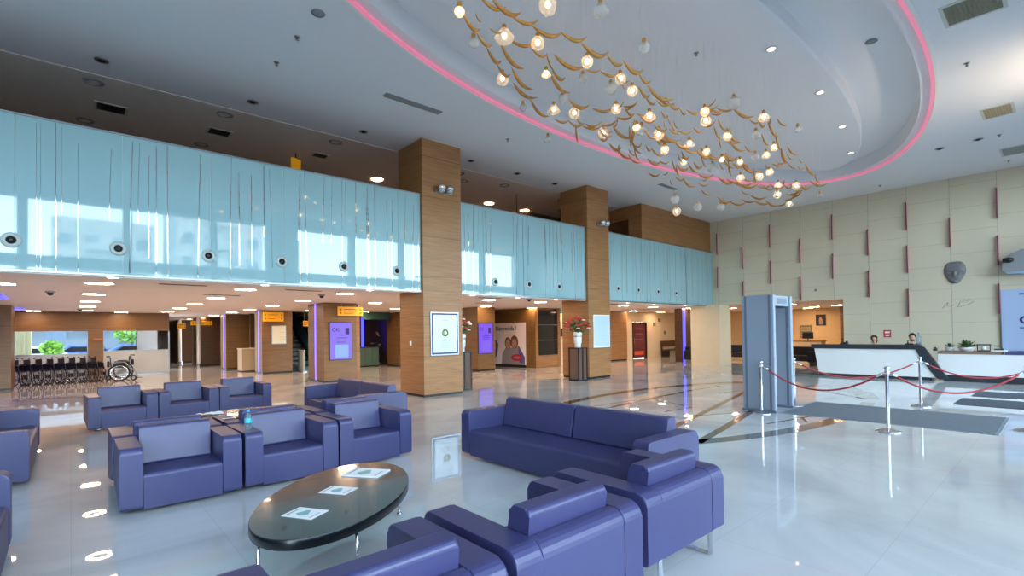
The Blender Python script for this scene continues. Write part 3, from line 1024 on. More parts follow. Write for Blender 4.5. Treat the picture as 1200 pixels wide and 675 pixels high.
# escalator, rising away from the seats
t = thing('escalator', 'dark teal escalator rising between the two wood pillars', 'escalator', (7.05, 22.9, 0))
SL = math.tan(math.radians(31))
EW = 1.5
b = MB(); b.prism([(0, 0), (1.0, 0), (7.0, 6.0 * SL - .5), (7.0, 6.0 * SL + .2), (.9, .22), (0, .2)], 'x', 0, EW); b.build('truss', M['teal_dark'], t)
for k in range(17):
    y = .95 + .33 * k
    b = MB(); b.box(.25, EW - .25, y, y + .33, .18 + k * .33 * SL, .2 + (k + 1) * .33 * SL, .006, 1); b.build('step', M['charcoal'], t)
for x in (.1, EW - .1):
    b = MB(); b.prism([(.1, .22), (.9, .25), (7.0, 6.0 * SL + .25), (7.0, 6.0 * SL + 1.05), (.9, 1.02), (.1, .98)], 'x', x - .01, x + .01); b.build('balustrade_panel', clear_glass('balustrade_glass_%d' % int(x * 10), (120, 160, 170), .15, .3), t)
    b = MB(); b.tube([(x, .1, .32), (x, -.02, .66), (x, .1, 1.0), (x, .9, 1.05), (x, 7.0, 6.0 * SL + 1.08)], .04, 8); b.build('handrail', M['rubber'], t)
    b = MB(); b.prism([(.5, .2), (.95, .22), (7.0, 6.0 * SL + .22), (7.0, 6.0 * SL + .40), (.9, .36), (.5, .3)], 'x', x - .05, x + .05); b.build('skirt_rail', M['steel'], t)
t = thing('barrier_post', 'pale glass-sided newel post at the foot of the escalator', 'post', (7.45, 22.45, 0))
b = MB(); b.box(-.05, .05, -.3, .3, .04, .95, .01, 1); b.build('body', mat('newel_grey', (164, 176, 172), .3), t)
b = MB(); b.box(-.09, .09, -.35, .35, 0, .04); b.build('foot', M['steel'], t)

# green counter area
b = MB(); b.box(10.2, 11.62, 22.4, 22.46, 2.30, ZL)
struct('trim_9', b, M['glass_green'], 'green glass header above the counter passage', 'trim')
t = thing('service_counter', 'green-fronted counter in the passage left of the nearer tall pillar', 'counter', (10.0, 23.3, 0))
b = MB(); b.box(0, 1.45, 0, .6, .05, .93)
b.build('body', M['green_counter'], t)
b = MB()
for k in range(4): b.box(.02 + .36 * k, .03 + .36 * k, -.004, 0, .06, .92)
b.build('joint', M['teal_dark'], t)
b = MB(); b.box(-.03, 1.48, -.03, .63, .93, .97, .006, 1); b.build('worktop', M['charcoal'], t)
b = MB(); b.box(11.62, 11.74, 25.6, 25.7, .8, 2.55, .01, 1)
tag(b.build('light_strip', M['led_blue']), 'upright blue light strip behind the green counter', 'light strip')

# poster corner
t = thing('display_cabinet', 'brown corner cabinet with three dark glass bays and a large poster side', 'cabinet', (15.1, 15.75, 0))
b = MB(); b.box(.02, .18, .0, .5, 0, ZL); b.box(1.42, 1.6, 0, .5, 0, ZL); b.box(.18, 1.42, .02, .5, 0, .53); b.box(.18, 1.42, .3, .5, .53, 2.58); b.box(.18, 1.42, 0, .5, 2.58, ZL)
b.build('carcass', M['wood'], t)
for k in range(3):
    b = MB(); b.box(.18, 1.42, .03, .05, .55 + .68 * k, .55 + .68 * k + .64); p_ = b.build('glass_bay', M['glass_dark'], t)
    b = MB(); b.box(.18, 1.42, .0, .05, .53 + .68 * k, .55 + .68 * k); b.build('shelf_edge', M['steel'], t)
b = MB(); b.prism([(.02, .5), (.02, 0), (-.0, .0), (-.28, 2.8), (-.05, 2.85)], 'z', 0, ZL); b.build('side_wall', M['wood_dark'], t)
ang = math.atan2(2.8, -.28)
dx, dy = math.cos(ang), math.sin(ang)
# the poster hangs on the slanted side, facing the seats
t = thing('wall_poster', 'large pinkish welcome poster with two smiling faces and a red shape', 'poster', (15.1 - .012 + dx * .52, 15.75 + dy * .52, .02), math.atan2(-dy, -dx))
PW = 2.0
# local x runs from the far end (left in view) to the near end, local -y faces the seats
t.location = (15.1 + dx * (.55 + PW) - .02, 15.75 + dy * (.55 + PW), .02)
b = MB(); b.box(0, PW, -.02, 0, .1, 2.0); b.build('sheet', M['poster'], t)
b = MB(); b.box(0, PW, -.03, 0, 0, .1); b.build('base_strip', M['black'], t)
text('lettering', 'Bienvenida !', .27, mat('heading_grey', (84, 72, 78), .5), t, (.14, -.022, 1.66), (PI / 2, 0, 0), bold=.006)
b = MB()


def disc(cx, cz, rx, rz, mi, y):
    b.mi = mi
    b.poly([(cx + rx * math.cos(a), y, cz + rz * math.sin(a)) for a in [2 * PI * k / 24 for k in range(24)]])


def shape(pts, mi, y):
    b.mi = mi
    b.poly([(x, y, z) for x, z in pts])


shape([(.5, .1), (1.95, .1), (1.85, .6), (1.6, .95), (1.2, .85), (.85, .95), (.55, .6)], 2, -.021)
shape([(1.55, 1.0), (1.95, .45), (1.95, .15), (1.6, .2)], 3, -.0215)
shape([(0, .3), (.22, .5), (.3, 1.0), (.2, 1.2), (0, 1.2)], 3, -.0215)
disc(.06, 1.0, .08, .25, 0, -.022)
disc(.92, 1.08, .20, .27, 1, -.022); disc(.92, 1.02, .14, .20, 0, -.0225)
disc(1.32, 1.12, .24, .30, 1, -.022); disc(1.32, 1.06, .15, .21, 0, -.0225)
for cx in (.92, 1.32):
    disc(cx - .05, 1.08, .018, .012, 4, -.023); disc(cx + .05, 1.08, .018, .012, 4, -.023); disc(cx, .95, .05, .02, 5, -.023)
disc(1.45, .42, .34, .16, 5, -.023); disc(1.45, .42, .2, .05, 2, -.0235)
b.build('picture', [M['poster_skin'], M['poster_hair'], M['poster_grey'], M['poster_violet'], M['eye'], M['poster_red']], t)
amber_sign(15.02, 16.95, 2.22, .55, .22, 'amber plate on the brown wall above the welcome poster', False).rotation_euler = (0, 0, math.atan2(-dy, -dx))
bpy.data.objects[-1] if False else None
b = MB(); b.box(17.3, 17.75, 16.4, 18.7, 0, ZL); struct('wall_white_pier', b, M['beige'], 'narrow white pier left of the flower pillar', 'wall')
b = MB(); b.box(17.32, 17.62, 16.34, 16.4, 1.35, 1.75, .008, 1); tag(b.build('wall_box', M['dark_metal']), 'small dark box on the white pier behind the flowers', 'box')
t = thing('hanging_sign', 'small green sign under the low ceiling before the white pier', 'sign', (17.02, 15.9, 2.52))
b = MB(); b.box(-.17, .17, -.02, .02, -.09, .09, .005, 1); b.build('sign_box', emis('exit_green', (60, 150, 120), .5, (40, 110, 80)), t)
b = MB(); b.box(-.01, .01, -.01, .01, .09, .13); b.build('hanger', M['steel'], t)
b = MB(); b.box(-.1, .05, -.023, -.02, -.015, .015); b.prism([(.05, -.045), (.11, 0), (.05, .045)], 'y', -.023, -.02); b.build('arrow', M['paper'], t)

# right back wall, red door
b = MB(); b.box(17.7, 23.4, 16.55, 16.8, 0, ZL); b.box(24.85, 31, 16.55, 16.8, 0, ZL); b.box(23.4, 24.85, 16.55, 16.8, 2.05, ZL)
struct('wall_back_right', b, M['beige'], 'beige wall with the dark red door', 'wall')
t = thing('door_1', 'dark red patterned door in the beige wall', 'door', (23.46, 16.6, 0), kind='structure')
b = MB(); b.box(.06, 1.30, 0, .06, .02, 1.98); b.mi = 1; b.box(.2, 1.1, -.004, 0, .2, .42); b.mi = 2
for k in range(3): b.box(.3, 1.0, -.004, 0, 1.65 - .3 * k, 1.72 - .3 * k)
b.build('leaf', [M['door_red'], M['orange_print'], mat('door_mauve', (140, 84, 110), .5)], t)
b = MB(); b.box(0, .06, -.05, .1, 0, 2.04); b.box(1.30, 1.38, -.05, .1, 0, 2.04); b.box(.06, 1.30, -.05, .1, 1.98, 2.04); b.build('frame', M['dark_metal'], t)
b = MB(); b.tube([(.14, -.05, .9), (.14, -.05, 1.2)], .015, 8); b.build('handle', M['chrome'], t)
for dxs, z, lab in ((25.6, 1.95, 'lower left'), (26.15, 2.2, 'upper'), (26.75, 1.45, 'lowest')):
    b = MB(); b.box(dxs - .12, dxs + .12, 16.52, 16.55, z - .1, z + .1, .006, 1); tag(b.build('wall_plaque', M['olive']), '%s small plaque of three on the beige wall' % lab, 'plaque')
t = thing('bench', 'brown wooden bench against the beige wall', 'bench', (27.4, 15.9, 0))
b = MB(); b.box(-1.3, 1.5, 0, .5, .38, .46, .01, 1); b.build('seat', M['wood_deep'], t)
b = MB(); b.box(-1.3, 1.5, .5, .56, .62, .95, .01, 1); b.build('backrest', M['wood_deep'], t)
for x in (-1.2, 1.4):
    b = MB(); b.box(x - .03, x + .03, .02, .55, 0, .38); b.box(x - .03, x + .03, .5, .56, .38, .8); b.build('leg', M['dark_metal'], t)
b = MB(); b.box(22.45, 22.57, 12.8, 12.9, 0, 2.6, .01, 1)
tag(b.build('light_strip', M['led_blue']), 'upright blue light strip beside the beige pier', 'light strip')
b = MB(); b.box(22.57, 23.2, 12.85, 13.4, 0, ZL); struct('wall_led_pier', b, M['wood_deep'], 'dark pier behind the blue light strip', 'wall')
b = MB(); b.box(20.72, 21.75, 10.15, 11.5, 0, ZL); struct('wall_beige_pier', b, M['beige'], 'broad beige pier under the end of the balcony', 'wall')


def lounge_sofa(label, x, y, w, rz):
    t = thing('lounge_sofa', label, 'sofa', (x, y, 0), rz, 'black lounge sofas')
    b = MB(); b.box(-w / 2 + .15, w / 2 - .15, -.38, .2, .18, .42, .03); b.build('seat', M['cloth_dark'], t)
    b = MB(); b.box(-w / 2 + .15, w / 2 - .15, .2, .4, .18, .78, .03); b.build('backrest', M['cloth_dark'], t)
    for s in (-1, 1):
        b = MB(); b.box(min(s * w / 2, s * (w / 2 - .15)), max(s * w / 2, s * (w / 2 - .15)), -.4, .4, .15, .6, .03); b.build('arm', M['cloth_dark'], t)
        b = MB(); b.box(s * (w / 2 - .1) - .02, s * (w / 2 - .1) + .02, -.34, .34, 0, .15); b.build('leg', M['steel'], t)


lounge_sofa('black sofa beside the blue light strip', 22.6, 12.2, 1.3, 0)
lounge_sofa('black sofa left of the grey security gate', 25.2, 11.6, 1.7, -PI / 2)
lounge_sofa('black sofa between the security gate and the white desk', 23.4, 7.9, 1.5, -PI / 2 - .3)

# warm room beyond the opening
b = MB(); b.box(30, 30.4, 2, 16.55, 0, ZL); struct('wall_lounge', b, M['orange_wall'], 'ochre wall of the lounge beyond the opening', 'wall')
b = MB(); b.box(28.7, 30, 7.3, 7.8, 0, ZL); b.box(21.9, 30, 2.0, 2.2, 0, ZL); struct('wall_lounge_side', b, M['wood_dark'], 'brown side wall of the lounge', 'wall')
t = thing('framed_photo', 'dark square framed picture on the ochre lounge wall', 'picture', (29.98, 9.05, 2.02))
b = MB(); b.box(-.03, 0, -.24, .24, -.29, .29, .006, 1); b.build('frame', M['black'], t)
b = MB(); b.box(-.034, -.03, -.2, .2, -.25, .25); b.mi = 1; b.box(-.036, -.034, -.1, .08, -.25, .05); b.mi = 2; b.box(-.037, -.034, -.05, .05, .0, .14); b.build('print', [M['hair_dark'], M['poster_grey'], M['poster_skin']], t)
b = MB(); b.box(29.95, 30, 9.5, 10.1, 1.05, 1.75); b.mi = 1
for k in range(4): b.box(29.945, 29.95, 9.55, 10.05, 1.12 + .15 * k, 1.2 + .15 * k)
tag(b.build('notice_sign', [M['olive'], M['tan_vent']]), 'pale notice rack on the ochre lounge wall', 'rack')
t = thing('lounge_counter', 'cream counter with a monitor in the ochre lounge', 'counter', (27.5, 8.4, 0))
b = MB(); b.box(-.3, .3, -.2, 1.5, 0, .92); b.build('body', M['beige'], t)
b = MB(); b.box(-.34, .34, -.24, 1.54, .92, .96, .006, 1); b.build('worktop', M['brown_counter'], t)
t = thing('desk_monitor', 'dark monitor on the cream lounge counter', 'monitor', (27.5, 8.9, .96))
b = MB(); b.box(-.02, .02, -.25, .25, .1, .42, .006, 1); b.build('screen', M['black'], t)
b = MB(); b.box(-.08, .08, -.1, .1, 0, .015); b.box(-.015, .015, -.02, .02, .015, .12); b.build('stand', M['black'], t)
t = thing('side_table', 'yellow-legged table at the mouth of the ochre lounge', 'table', (24.6, 9.7, 0))
b = MB(); b.box(-.3, .3, -.45, .45, .66, .70, .006, 1); b.build('table_top', M['wood_dark'], t)
for sx in (-.27, .27):
    for sy in (-.42, .42):
        b = MB(); b.box(sx - .02, sx + .02, sy - .02, sy + .02, 0, .66); b.build('leg', mat('mustard_leg', (176, 130, 40), .5), t)

# flower stands
def flower_stand(x, y, label, red):
    t = thing('flower_stand', label[0], 'pedestal', (x, y, 0))
    for sx in (-.2, .2):
        for sy in (-.2, .2):
            b = MB(); b.box(sx - .015, sx + .015, sy - .015, sy + .015, 0, 1.03); b.build('leg', M['dark_metal'], t)
    b = MB(); b.box(-.22, .22, -.22, .22, 1.03, 1.06, .004, 1); b.build('top', M['black'], t)
    b = MB(); b.box(-.22, .22, -.22, .22, 0, .05, .004, 1); b.build('base', M['black'], t)
    b = MB(); b.box(-.19, .19, -.19, .19, .05, 1.03); b.build('panel', clear_glass('smoked_panel_%d' % red, (176, 150, 136), .12, .5), t)
    b = MB(); b.box(-.03, .03, -.215, -.195, .05, 1.03); b.build('centre_bar', M['black'], t)
    v = thing('flower_vase', label[1], 'vase', (x, y, 1.06))
    b = MB(); b.lathe([(.0, .0), (.10, 0), (.105, .02), (.10, .1), (.125, .16), (.13, .32), (.115, .36), (.14, .40), (.14, .48), (.12, .50), (.105, .49), (.0, .45)], n=24); b.build('body', M['white_gloss'], v)
    b = MB(); b.lathe([(.131, .345), (.135, .36), (.131, .375)], n=24); b.build('band', M['steel'], v)
    rnd = random.Random(5 + red)
    bq = thing('flower_bouquet', label[2], 'flowers', (x, y, 1.5))
    if not red: bq.scale = (.8, .8, .9)
    b = MB()
    for k in range(26):
        a, q = rnd.uniform(0, 2 * PI), rnd.uniform(.1, .32)
        b.tube([(0, 0, 0), (q * .4 * math.cos(a), q * .4 * math.sin(a), .2), (q * math.cos(a), q * math.sin(a), .3 + rnd.uniform(-.1, .2))], .006, 5)
    b.build('stems', M['leaf'], bq)
    b = MB()
    for k in range(60):
        a, q = rnd.uniform(0, 2 * PI), rnd.uniform(.1, .42)
        p = Vector((q * math.cos(a), q * math.sin(a), rnd.uniform(.05, .4)))
        n_ = Vector((math.cos(a), math.sin(a), rnd.uniform(-.5, .8))).normalized()
        e1 = n_ * rnd.uniform(.06, .14); e2 = n_.orthogonal().normalized() * .03
        b.poly([p - e1, p + e2, p + e1, p - e2])
    b.build('foliage', M['leaf'], bq)
    for k in range(46):
        a, u = rnd.uniform(0, 2 * PI), rnd.uniform(-.25, 1)
        s = math.sqrt(1 - u * u)
        c = Vector((.36 * s * math.cos(a), .36 * s * math.sin(a), .24 + .3 * u))
        b = MB()
        for j in range(6):
            a2 = 2 * PI * j / 6
            b.ball(c + Vector((.032 * math.cos(a2), .032 * math.sin(a2), .006 * (j % 2))), .032, 1, 1, .55, 7, 5)
        b.ball(c + Vector((0, 0, .012)), .022, u=7, v=5)
        b.build('bloom', M['red_flower'] if (rnd.random() < (.8 if red else .3)) else M['white_flower'], bq)


flower_stand(12.08, 10.64, ('dark metal pedestal under the vase of red flowers', 'white vase holding the red and cream flowers', 'red and cream flowers in the white vase before the farther tall pillar'), 1)
flower_stand(8.02, 11.35, ('dark metal pedestal half hidden behind the nearer tall pillar', 'white vase half hidden behind the nearer tall pillar', 'cream flowers half hidden behind the nearer tall pillar'), 0)

# ceiling lights under the gallery
lc = [.42, 2.98, 5.32, 7.67, 10.1, 12.45, 15.0, 17.35, 19.6, 22.5, 25.2]
lr = [12.7, 15.85, 19.0, 22.0, 25.0, 28.7, 32.0, 35.0, 38.7]
cl0 = None
for i, x in enumerate(lc):
    for j, y in enumerate(lr):
        if j >= 6 and i != 2: continue
        if j >= 2 and i > 5: continue
        if 2 <= j and i in (3, 4, 5) and j > 3: continue
        if (i, j) in ((6, 1), (7, 1)) and False: continue
        lab = 'round ring light in the low ceiling, %s column, %s row from the balcony' % (ORD[i], ORD[j])
        if cl0 is None:
            cl0 = thing('ceiling_light', lab, 'ceiling light', group='ring lights in the low ceiling')
            b = MB(); b.lathe([(.215, 0), (.235, -.004), (.232, -.014), (.215, -.014)], n=30); b.lathe([(0, -.004), (.125, -.004), (.13, -.014), (.12, -.014)], n=30); b.build('frame', M['white'], cl0)
            b = MB(); b.lathe([(.13, -.012), (.215, -.012)], n=30); b.build('diffuser', emis('ring_diffuser', (255, 214, 176), 90.0), cl0)
            o = cl0
        else:
            o = dup(cl0, lab)
        o.location = (x, y, ZL)
for x, y, lab in ((-1.0, 13.7, 'round ring light in the low ceiling at the left picture edge'), (-1.05, 29.6, 'round ring light in the low ceiling near the left street window'), (1.55, 29.6, 'round ring light in the low ceiling near the right street window')):
    dup(cl0, lab, (x, y if y < 20 else 26.2, ZL))
for x, y, lab in ((23.6, 8.3, 'round ring light of the lounge nearest the desk'), (25.6, 9.6, 'round ring light in the middle of the lounge'), (27.6, 8.6, 'round ring light of the lounge nearest the picture'), (27.8, 10.6, 'round ring light of the lounge deepest behind the gate'), (24.6, 11.4, 'round ring light of the lounge behind the gate'), (26.8, 7.4, 'round ring light of the lounge by the brown jamb'), (28.8, 9.3, 'round ring light of the lounge right before its end wall')):  # several of these lounge lights are added to brighten the room
    dup(cl0, lab, (x, y, ZL))
sp0 = None
for k, x in enumerate((.56, 3.05, 5.40, 8.5, 10.22, 11.92, 15.9, 17.7, 20.1)):
    lab = 'round spotlight under the balcony edge, %s counting from the far left' % ORD[k]
    if sp0 is None:
        sp0 = thing('round_downlight', lab, 'ceiling light', group='round lights under the balcony')
        b = MB(); b.lathe([(.085, 0), (.125, -.004), (.12, -.012), (.085, -.012)], n=28); b.build('trim_ring', M['white'], sp0)
        b = MB(); b.lathe([(0, -.006), (.084, -.006)], n=24); b.build('lens', emis('round_lens', (255, 216, 178), 40.0), sp0)
        o = sp0
    else:
        o = dup(sp0, lab)
    o.location = (x, 11.42, ZL)
gr0 = None
for k, (x0, x1, y) in enumerate(((1.3, 2.15, 12.25), (3.75, 4.55, 12.3), (2.6, 3.2, 14.7), (9.2, 10.0, 12.0), (10.8, 11.4, 14.2), (15.9, 16.5, 12.2))):
    lab = 'narrow slot air grille in the low ceiling, %s counting from the left' % ORD[k]
    if gr0 is None:
        gr0 = thing('slot_grille', lab, 'vent', group='slot grilles in the low ceiling')
        b = MB(); b.box(-.42, .42, -.07, .07, -.008, 0, .002, 1); b.build('frame', mat('grille_pale', (170, 150, 140), .6), gr0)
        b = MB()
        for q in range(3): b.box(-.40, .40, -.05 + .038 * q, -.03 + .038 * q, -.012, -.008)
        b.build('louvre', M['dark_metal'], gr0)
        o = gr0
    else:
        o = dup(gr0, lab)
    o.location = ((x0 + x1) / 2, y, ZL)
for k, (px_, py_) in enumerate(((59, 343), (94, 363), (377, 346.5), (620, 351), (650, 362))):
    p = at_z(px_, py_, ZL - .03)
    t = thing('ceiling_camera', 'small dark dome camera on the low ceiling, %s from the left' % ORD[k], 'camera', (p.x, p.y, ZL), group='dome cameras on the low ceiling')
    b = MB(); b.lathe([(.09, 0), (.09, -.03), (.06, -.035), (0, -.035)], n=18); b.build('base', M['steel'], t)
    b = MB(); b.lathe([(.058, -.035), (.05, -.07), (.03, -.09), (0, -.095)], n=16); b.build('dome', M['black'], t)
# ------------------------------------------------------------------ seating
AH, SH, BT = .59, .355, .705      # arm, seat and cushion heights


def seat_unit(name, label, cat, w, d, ncush, group):
    """front faces -y, origin on the floor at the middle of the front edge"""
    t = thing(name, label, cat, group=group)
    aw = .165
    side = rounded([(0, .045, .03), (d, .17, .012), (d, AH, .075), (0, AH, .055)])
    for s in (-1, 1):
        b = MB(); x0, x1 = sorted((s * w / 2, s * (w / 2 - aw)))
        b.prism(side, 'x', x0, x1, .012, 2)
        b.build('arm', M['leather'], t)
    hw = w / 2 - aw - .002
    b = MB(); b.prism(rounded([(.008, .04, 0), (.07, .04, 0), (.11, .17, 0), (d - .12, .17, 0), (d - .12, SH - .01, 0), (.008, SH, .035)]), 'x', -hw, hw, .006, 2)
    b.build('seat', M['leather'], t)
    b = MB(); b.prism(rounded([(d - .115, .17, 0), (d - .003, .17, 0), (d - .003, AH - .004, .075), (d - .115, AH - .004, .01)]), 'x', -hw, hw, .004, 2)
    b.build('back_rail', M['leather'], t)
    cw = 2 * hw / ncush
    for k in range(ncush):
        b = MB()
        x0 = -hw + k * cw + .012
        b.prism(rounded([(d - .325, SH - .01, .02), (d - .125, SH - .01, .01), (d - .118, AH, .005), (d - .105, BT, .03), (d - .25, BT, .03)]), 'x', x0, x0 + cw - .024, .016, 2)
        b.build('back_cushion', M['leather'], t)
    for s in (-1, 1):
        x = s * (w / 2 - .16)
        b = MB(); b.box(x - .02, x + .02, .30, d - .02, 0, .012); b.box(x - .02, x + .02, .30, .315, .012, .18); b.box(x - .02, x + .02, d - .035, d - .02, .012, .18)
        b.build('leg', M['chrome'], t)
    return t


ac = seat_unit('armchair', 'violet leather armchair, first in the row behind the oval table', 'armchair', .95, .78, 1, 'violet armchairs')
ac.location = (.785, 5.54, 0)
for lab, x, y, rz in (
        ('violet leather armchair with the water bottle on its arm', 1.77, 5.575, .03),
        ('violet leather armchair at the end of the row nearest the pillar', 2.765, 5.67, .05),
        ('violet armchair turned away, back to back with the first of the row behind the table', .775, 7.10, PI),
        ('violet armchair turned away, back to back with the bottle armchair', 1.755, 7.15, PI + .03),
        ('violet armchair turned away, back to back with the row-end armchair near the pillar', 2.745, 7.26, PI + .05),
        ('violet armchair of the far row, nearest the wheelchairs', .685, 10.95, .06),
        ('violet armchair in the middle of the far row', 1.655, 11.05, .06),
        ('violet armchair of the far row, nearest the double sofa', 2.63, 11.17, .06),
        ('violet armchair seen from behind, nearest the long sofa, with its chrome leg in view', 2.985, 2.47, PI),
        ('violet armchair seen from behind, in the middle of the foreground row', 1.925, 2.43, PI),
        ('violet armchair seen from behind, cut by the bottom frame edge', .905, 2.40, PI)):
    dup(ac, lab, (x, y, 0), rz)
sofa = seat_unit('sofa', 'long violet leather sofa in profile before the floor inlay', 'sofa', 2.77, .86, 2, 'violet leather sofas')
sofa.location = (3.69, 3.85, 0); sofa.rotation_euler = (0, 0, -PI / 2)
dup(sofa, 'violet sofa at the lower left corner of the picture', (-.33, 4.0, 0), PI / 2)
s2 = seat_unit('sofa', 'violet two-cushion sofa between the far armchair row and the nearer tall pillar', 'sofa', 2.5, .86, 2, 'violet leather sofas')
s2.location = (3.40, 8.88, 0); s2.rotation_euler = (0, 0, -PI / 2)
dup(s2, 'violet sofa at the left picture edge beside the passage to the wheelchairs', (-.33, 8.75, 0), PI / 2)

# oval table
t = thing('coffee_table', 'dark oval coffee table with three leaflets', 'coffee table', (1.496, 3.725, 0), math.radians(47.7))
b = MB()
A_, B_ = .869, .487
for (k0, z0), (k1, z1) in (((.99, .312), (1, .318)), ((1, .318), (1, .375)), ((1, .375), (.995, .38))):
    ring_faces(b.bm, ell(0, 0, A_ * k0, B_ * k0, 72), z0, ell(0, 0, A_ * k1, B_ * k1, 72), z1)
bmesh.ops.remove_doubles(b.bm, verts=b.bm.verts, dist=1e-5)
for f in b.bm.faces: f.smooth = True
b.bm.faces.new([b.bm.verts.new((x, y, .312)) for x, y in ell(0, 0, A_ * .99, B_ * .99, 72)])
b.mi = 1
f = b.bm.faces.new([b.bm.verts.new((x, y, .38)) for x, y in ell(0, 0, A_ * .995, B_ * .995, 72)]); f.material_index = 1
b.build('table_top', [M['table_edge'], M['table_top']], t)
for ax, ay in ((-.75, .21), (.58, -.31), (-.58, -.33), (.7, .22)):
    b = MB(); b.tube([(ax * .8, ay * .8, .306), (ax, ay, .29), (ax, ay, .0)], .013, 10); b.lathe([(.0, 0), (.025, 0), (.025, .012), (.013, .02)], (ax, ay, 0), 12)
    b.build('leg', M['chrome'], t)


def leaflet(label, cx, cy, rz, w, h, thick):
    t = thing('leaflet', label, 'leaflet', (cx, cy, .38), rz, 'leaflets on the oval table')
    b = MB(); b.box(-w / 2, w / 2, -h / 2, h / 2, 0, thick, .0008, 1); b.build('sheet', M['paper'], t)
    b = MB()
    disc_ = [(-w * .02 + .30 * w * math.cos(a), .02 * h + .16 * h * math.sin(a) * (1 + .3 * math.cos(3 * a)), thick + .0006) for a in [2 * PI * k / 20 for k in range(20)]]
    b.poly(disc_)
    b.mi = 1
    b.poly([(-w * .4, -h * .40, thick + .0006), (w * .2, -h * .40, thick + .0006), (w * .2, -h * .36, thick + .0006), (-w * .4, -h * .36, thick + .0006)])
    b.poly([(-w * .4, h * .36, thick + .0006), (w * .36, h * .36, thick + .0006), (w * .36, h * .42, thick + .0006), (-w * .4, h * .42, thick + .0006)])
    b.build('print', [M['teal_print'], M['grey_print']], t)


leaflet('white leaflet nearest the near tip of the oval table', 1.155, 3.44, math.radians(30), .17, .24, .004)
leaflet('white leaflet in the middle of the oval table', 1.51, 3.765, math.radians(33), .17, .23, .004)
leaflet('open white magazine nearest the far tip of the oval table', 1.87, 4.06, math.radians(35), .23, .33, .010)

dup(t, 'second dark oval coffee table mostly hidden behind the turned-away armchairs', (1.98, 8.72, 0), math.radians(8))
p = at_z(289, 504, .59)
t = thing('water_bottle', 'clear plastic water bottle with blue label standing on an armchair arm', 'bottle', (p.x + .02, p.y + .02, .591))
b = MB(); b.lathe([(0, 0), (.03, 0), (.034, .01), (.034, .05), (.031, .06), (.034, .07), (.034, .12), (.028, .15), (.013, .175), (.013, .185)], n=20); b.build('body', M['bottle'], t)
b = MB(); b.lathe([(.0345, .072), (.0348, .075), (.0348, .115), (.0345, .118)], n=20); b.build('wrap', mat('bottle_label', (60, 170, 190), .4), t)
b = MB(); b.lathe([(.015, .185), (.016, .188), (.016, .205), (0, .207)], n=16); b.build('cap', M['bottle_cap'], t)
for q, r_, lab, zz in (((246, 486), .13, 'crumpled white paper on the second coffee table behind the turned-away armchairs', .38), ((269, 491), .05, 'scrap of white paper on the arms behind the water bottle', .59)):
    p = at_z(q[0], q[1], zz)
    rnd = random.Random(int(r_ * 100))
    b = MB()
    bmesh.ops.create_grid(b.bm, x_segments=7, y_segments=5, size=1)
    for v in b.bm.verts:
        v.co = Vector((v.co.x * r_ * 1.3, v.co.y * r_ * .7, .004 + rnd.uniform(0, .25) * r_))
    tag(b.build('paper_scrap', M['paper'], loc=(p.x, p.y, zz), norm=False), lab, 'paper')

# ------------------------------------------------------------------ entrance side
def panel_bm(x0, x1):
    b = MB(); b.box(x0, x1, 0, .60, .04, 2.215, .02, 3)
    return b


t = thing('security_gate', 'blue-grey walk-through security gate on the lobby floor', 'metal detector', (9.74, 3.71, 0))
for x0 in (-.045, .80):
    p_ = panel_bm(x0, x0 + .10).build('side_panel', M['grey_plastic'], t)
    b = MB(); b.box(x0 - .004, x0 + .104, .055, .10, .05, 2.20); b.box(x0 - .004, x0 + .104, .50, .545, .05, 2.20); b.build('edge_strip', M['grey_plastic_dark'], p_)
    b = MB(); b.box(x0 - .02, x0 + .12, -.015, .615, 0, .045, .006, 1); b.build('foot', M['grey_plastic_dark'], p_)
b = MB(); b.box(.055, .80, .03, .57, 2.0, 2.20, .01, 2); b.build('header', M['grey_plastic'], t)
b = MB(); b.box(.2, .65, .02, .03, 2.05, 2.15); b.build('display', M['grey_plastic_dark'], t)

st0 = None
SP = {}
for k, (x, y, lab) in enumerate(((9.07, 1.87, 'chrome rope post standing before the long grey mat'), (12.36, 2.01, 'chrome rope post behind the grey mat before the white desk'),
                                 (9.50, 3.88, 'chrome rope post in front of the blue-grey gate'), (10.84, 3.78, 'chrome rope post touching the far edge of the gate'),
                                 (10.46, .45, 'chrome rope post cut by the right picture edge'), (13.4, .25, 'chrome rope post by the dark mats, out past the frame'))):
    if st0 is None:
        st0 = thing('rope_post', lab, 'stanchion', group='chrome rope posts')
        b = MB(); b.lathe([(0, 0), (.165, 0), (.165, .012), (.15, .022), (.05, .045), (.026, .06)], n=32); b.build('base', M['chrome'], st0)
        b = MB(); b.lathe([(.025, .05), (.025, .90)], n=18); b.build('pole', M['chrome'], st0)
        b = MB(); b.lathe([(.026, .86), (.036, .865), (.036, .90), (.026, .905), (.02, .915), (.034, .935), (.038, .95), (.03, .97), (0, .98)], n=20)
        for a in range(4): b.tube([(.034 * math.cos(a * PI / 2), .034 * math.sin(a * PI / 2), .875), (.055 * math.cos(a * PI / 2), .055 * math.sin(a * PI / 2), .885)], .006, 6)
        b.build('cap', M['chrome'], st0)
        o = st0
    else:
        o = dup(st0, lab)
    o.location = (x, y, 0)
    SP[k] = Vector((x, y, .87))


